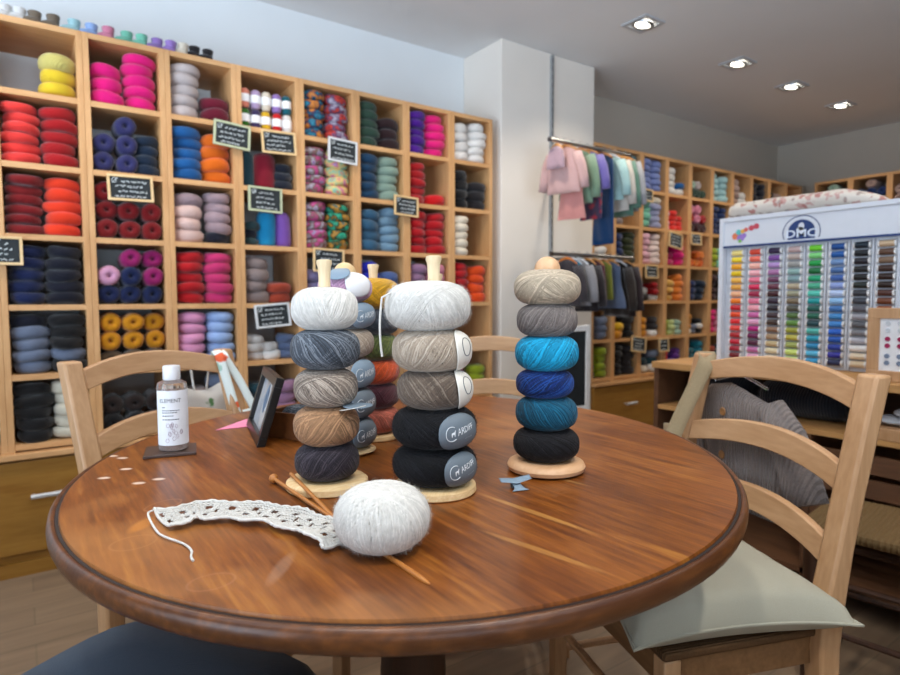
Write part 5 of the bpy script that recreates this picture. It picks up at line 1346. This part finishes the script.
def roll(label, y0, y1, x, z, r, mat, name='folded_knit'):
    mb = MB(); n = 20; vs = []; fs = []; kk = 12
    for j in range(kk+1):
        q = j/kk; yy = y0+(y1-y0)*q; e = max(.2, min(1, (min(q, 1-q)/.1)**.5))
        for i in range(n):
            a = 2*PI*i/n; wr_ = 1+.10*noise.noise(Vector((yy*12+r*90, math.cos(a)*2, math.sin(a)*2))); vs.append((x+r*1.3*e*wr_*math.cos(a), yy, z+max(-r*.98, r*e*wr_*math.sin(a))))
    for j in range(kk):
        for i in range(n): fs.append((j*n+i, (j+1)*n+i, (j+1)*n+(i+1) % n, j*n+(i+1) % n))
    fs.append(tuple(range(n))); fs.append(tuple(kk*n+i for i in range(n-1, -1, -1))); mb.add(vs, fs)
    if y1 > y0: mb.f = [f[::-1] for f in mb.f]
    o = mb.build(name, mat, auto=0); return tag(o, label, 'knitwear', 'folded dark knitwear under the display desk top')
roll('thick dark navy folded knit on the desk shelf behind the right chair', .92, 1.26, 2.42, .618+.068, .067, M_dkfab)
roll('dark navy folded knit at the far end of the desk shelf', 1.28, 1.58, 2.45, .618+.070, .069, M_dkfab)
t = thing('wooden_tray', 'small wooden tray of clear bags on the desk shelf at right', 'tray', (2.27, .71, .6185))
MB().box(-.05, .12, -.12, .13, 0, .038).build('tray_body', M_beech, t, smooth=False, bevel=.002)
M_bagc = plain('clear_film', 'D8DDE4', .25, trans=.35, noise_amt=.05)
for i, (y, z) in enumerate(((.06, .0385), (-.05, .0385), (.01, .066))):
    mb = MB(); mb.sphere((0, 0, 0), .05, 1, 1.1, .32, 18, 10)
    for j, v in enumerate(mb.v): mb.v[j] = v+Vector((0, 0, .006*noise.noise(v*60)))
    o = mb.build('clear_packet', M_bagc, auto=0); o.location = (2.30, .70+y, .6185+z+.017); tag(o, 'clear plastic packet in the wooden tray, %s one' % ('left', 'right', 'top')[i], 'packet', 'clear packets in the desk tray')
# rush seated stool at right
t = thing('rush_seat_stool', 'dark wooden stool with woven rush seat beneath the display desk', 'stool', (1.93, .62, 0), rad(8))
MB().box(-.17, .17, -.20, .20, .425, .455).build('rush_seat', fabric('old_rush', '6A5436', .85, 0, rib=24, ribaxis=1, bump=.9), t, smooth=False, bevel=.012)
for sx in (-1, 1):
    for sy in (-1, 1): MB().lathe([(.016, 0), (.019, .1), (.018, .3), (.019, .4245)], 14, TRS((sx*.14, sy*.17, 0))).build('leg', M_dark, t)
for z in (.16, .30):
    for s_ in (-1, 1):
        MB().tube([(s_*.14, -.17, z), (s_*.14, .17, z)], .009, 8).build('stretcher', M_dark, t); MB().tube([(-.14, s_*.17, z-.04), (.14, s_*.17, z-.04)], .009, 8).build('stretcher', M_dark, t)

# ------------------------------------------------------------------ clothes rails in front of the pillar
def rail(label, x0, x1, y, z):
    t = thing('clothes_rail', label, 'clothes rail', (0, 0, 0), 0, 'steel clothes rails on the pillar')
    MB().tube([(x0, y, z), (x1, y, z)], .011, 12).build('bar', M_steel, t)
    for x in (2.80,):
        MB().tube([(x, D-.02, z), (x, y+.012, z)], .009, 10).build('bracket', M_dsteel, t)
    for x in (x0, x1): MB().lathe([(.013, -.006), (.014, 0), (.013, .006)], 14, TRS((x, y, z), 0, 0, PI/2)).build('end_cap', M_dsteel, t)
    return t
RY = 2.47
rail('steel clothes rail holding the upper row of baby cardigans', 2.42, 3.10, RY, 1.948)
rail('steel clothes rail holding the lower row of dark garments', 2.44, 3.14, RY, 1.322)
M_hang = wood('hanger_wood', 'C08040', 'DCA060', .4, 'X', 12)
def hanger(parent, w_, col):
    mb = MB(); mb.tube([(-w_/2, 0, -.055), (-w_*.2, 0, -.028), (0, 0, -.02), (w_*.2, 0, -.028), (w_/2, 0, -.055)], [.006, .009, .010, .009, .006], 8, flat=.6); o = mb.build('hanger', col, parent)
    MB().tube([(0, 0, -.02), (0, 0, .0), (.012, 0, .012), (.004, 0, .0225), (-.012, 0, .014)], .0018, 6).build('hook', M_steel, o)
def garment(x, z_rail, colr, length, width, yaw, label, sleeves=True, style='cardigan', colr2=None, slen=.8, hcol=None, hex2=None, dy=0):
    t = thing('baby_garment', label, 'garment', (x, RY+dy, z_rail), rad(90)+yaw, 'small knitted garments on the clothes rails')
    hanger(t, width*.75, hcol or M_hang)
    mat = fabric('garment_knit', colr, .95, .4, rib=40, ribaxis=2, bump=.5, hex2=hex2)
    w2 = width/2; top = -.035; L = length
    out = [(-w2*1.02, top-L), (w2*1.02, top-L), (w2*.92, top-L*.45), (w2*.86, top-.07), (w2*.80, top-.02), (w2*.28, top+.006), (0, top-.012), (-w2*.28, top+.006), (-w2*.80, top-.02), (-w2*.86, top-.07), (-w2*.92, top-L*.45)]
    if style == 'dress': out[0] = (-w2*1.35, top-L); out[1] = (w2*1.35, top-L)
    garment_panel(out, .030, x*9, .005, 16).build('body', mat, t, auto=0)
    if sleeves:
        sl_ = length*slen
        for s_ in (-1, 1):
            MB().tube([(s_*w2*.78, 0, top-.03), (s_*w2*1.05, .0, top-.03-sl_*.35), (s_*w2*1.22, 0, top-.03-sl_*.7), (s_*w2*1.30, 0, top-.03-sl_)], [.028, .030, .026, .024], 12, flat=.5).build('sleeve', mat, t, auto=0)
        MB().box(-.002, .003, -.0205, -.016, top-L+.01, top-.03).build('front_band', mat, t, smooth=False)
    return t
zu, zl = 1.948, 1.322
G = [ (2.47, zu, 'B89AA4', .12, .13, .2, 'mauve knitted scarf piece at the pillar end of the upper rail', False, 'cardigan'),
 (2.53, zu, 'CFA8A4', .25, .23, .25, 'pale pink baby cardigan facing out on the upper rail', True, 'cardigan'),
 (2.595, zu, 'D08E88', .39, .17, .25, 'salmon pink baby dress behind the pale pink cardigan', False, 'dress'),
 (2.66, zu, '7E9A80', .30, .22, .15, 'sage green baby cardigan on the upper rail', True, 'cardigan'),
 (2.72, zu, '7468AC', .24, .26, .1, 'periwinkle purple baby cardigan on the upper rail', True, 'cardigan'),
 (2.76, zu, '4A3A58', .38, .20, .05, 'dark striped baby dress on the upper rail', False, 'cardigan'),
 (2.87, zu, '123C68', .52, .20, .0, 'long deep blue knitted dress on the upper rail', False, 'cardigan'),
 (2.92, zu, 'A6C8C6', .26, .25, .0, 'pale aqua baby cardigan on the upper rail', True, 'cardigan'),
 (2.965, zu, 'C9C0B6', .32, .26, .0, 'cream baby cardigan on the upper rail', True, 'cardigan'),
 (3.01, zu, '5C8070', .35, .27, -.05, 'bottle green baby cardigan on the upper rail', True, 'cardigan'),
 (3.06, zu, 'A0A0A4', .32, .28, -.1, 'pale grey baby cardigan at the far end of the upper rail', True, 'cardigan'),
 (2.56, zl, '3A3438', .30, .22, .3, 'dark grey garment on an orange hanger on the lower rail', True, 'cardigan'),
 (2.61, zl, '2A7A98', .26, .20, .2, 'teal blue garment on the lower rail', False, 'cardigan'),
 (2.66, zl, '8A888C', .30, .22, .1, 'mid grey garment on the lower rail', True, 'cardigan'),
 (2.73, zl, '241E22', .34, .22, .05, 'black garment on the lower rail', True, 'cardigan'),
 (2.80, zl, '5A2A34', .30, .22, .0, 'maroon garment on the lower rail', False, 'cardigan'),
 (2.87, zl, '7A8030', .26, .20, .0, 'olive green garment on the lower rail', False, 'cardigan'),
 (2.93, zl, '5A6884', .32, .24, .0, 'blue grey garment on the lower rail', False, 'dress'),
 (3.00, zl, '2C2420', .38, .25, -.05, 'dark brown garment on the lower rail', True, 'cardigan'),
 (3.07, zl, '34282A', .38, .25, -.1, 'blackish brown garment at the far end of the lower rail', True, 'cardigan')]
M_horange = plain('orange_hanger', 'E08030', .4); M_hwhite = plain('white_hanger', 'E0E2E6', .4)
for i, g in enumerate(G):
    hc = {11: M_horange, 12: M_hwhite, 13: M_hwhite, 17: M_hang, 18: M_hwhite, 7: M_hwhite}.get(i)
    garment(g[0], g[1], g[2], g[3]*(1 if i < 11 else .86), g[4]*(.80 if i > 1 else .9), *g[5:], hcol=hc, hex2=('A83A48' if i == 5 else None))

# white framed chalkboard standing by the pillar
t = thing('framed_chalkboard', 'white framed blank chalkboard standing on legs before the pillar', 'chalkboard', (2.44, 2.35, 0), rad(-5))
W2, ZB, ZT = .165, .44, .92
for (x0, x1, z0, z1) in ((-W2, W2, ZT-.03, ZT), (-W2, W2, ZB, ZB+.03)): MB().box(x0, x1, -.012, .012, z0, z1).build('frame_rail', M_white, t, smooth=False, bevel=.002)
for x in (-W2, W2-.028): MB().box(x, x+.028, -.013, .013, 0, ZT+.004).build('frame_post', M_white, t, smooth=False, bevel=.002)
MB().box(-W2+.0285, W2-.0285, -.004, .008, ZB+.0305, ZT-.0305).build('board', M_slate, t, smooth=False)
for s_ in (-1, 1): MB().box(s_*(W2-.014)-.012, s_*(W2-.014)+.012, .0, .016, 0, .86, TRS((0, .06, 0), 0, rad(3))).build('rear_leg', M_white, t, smooth=False)

dup = {k: v for k, v in LABELS.items() if len(v) > 1}
print('DUPLABELS', len(dup), list(dup.items())[:12])
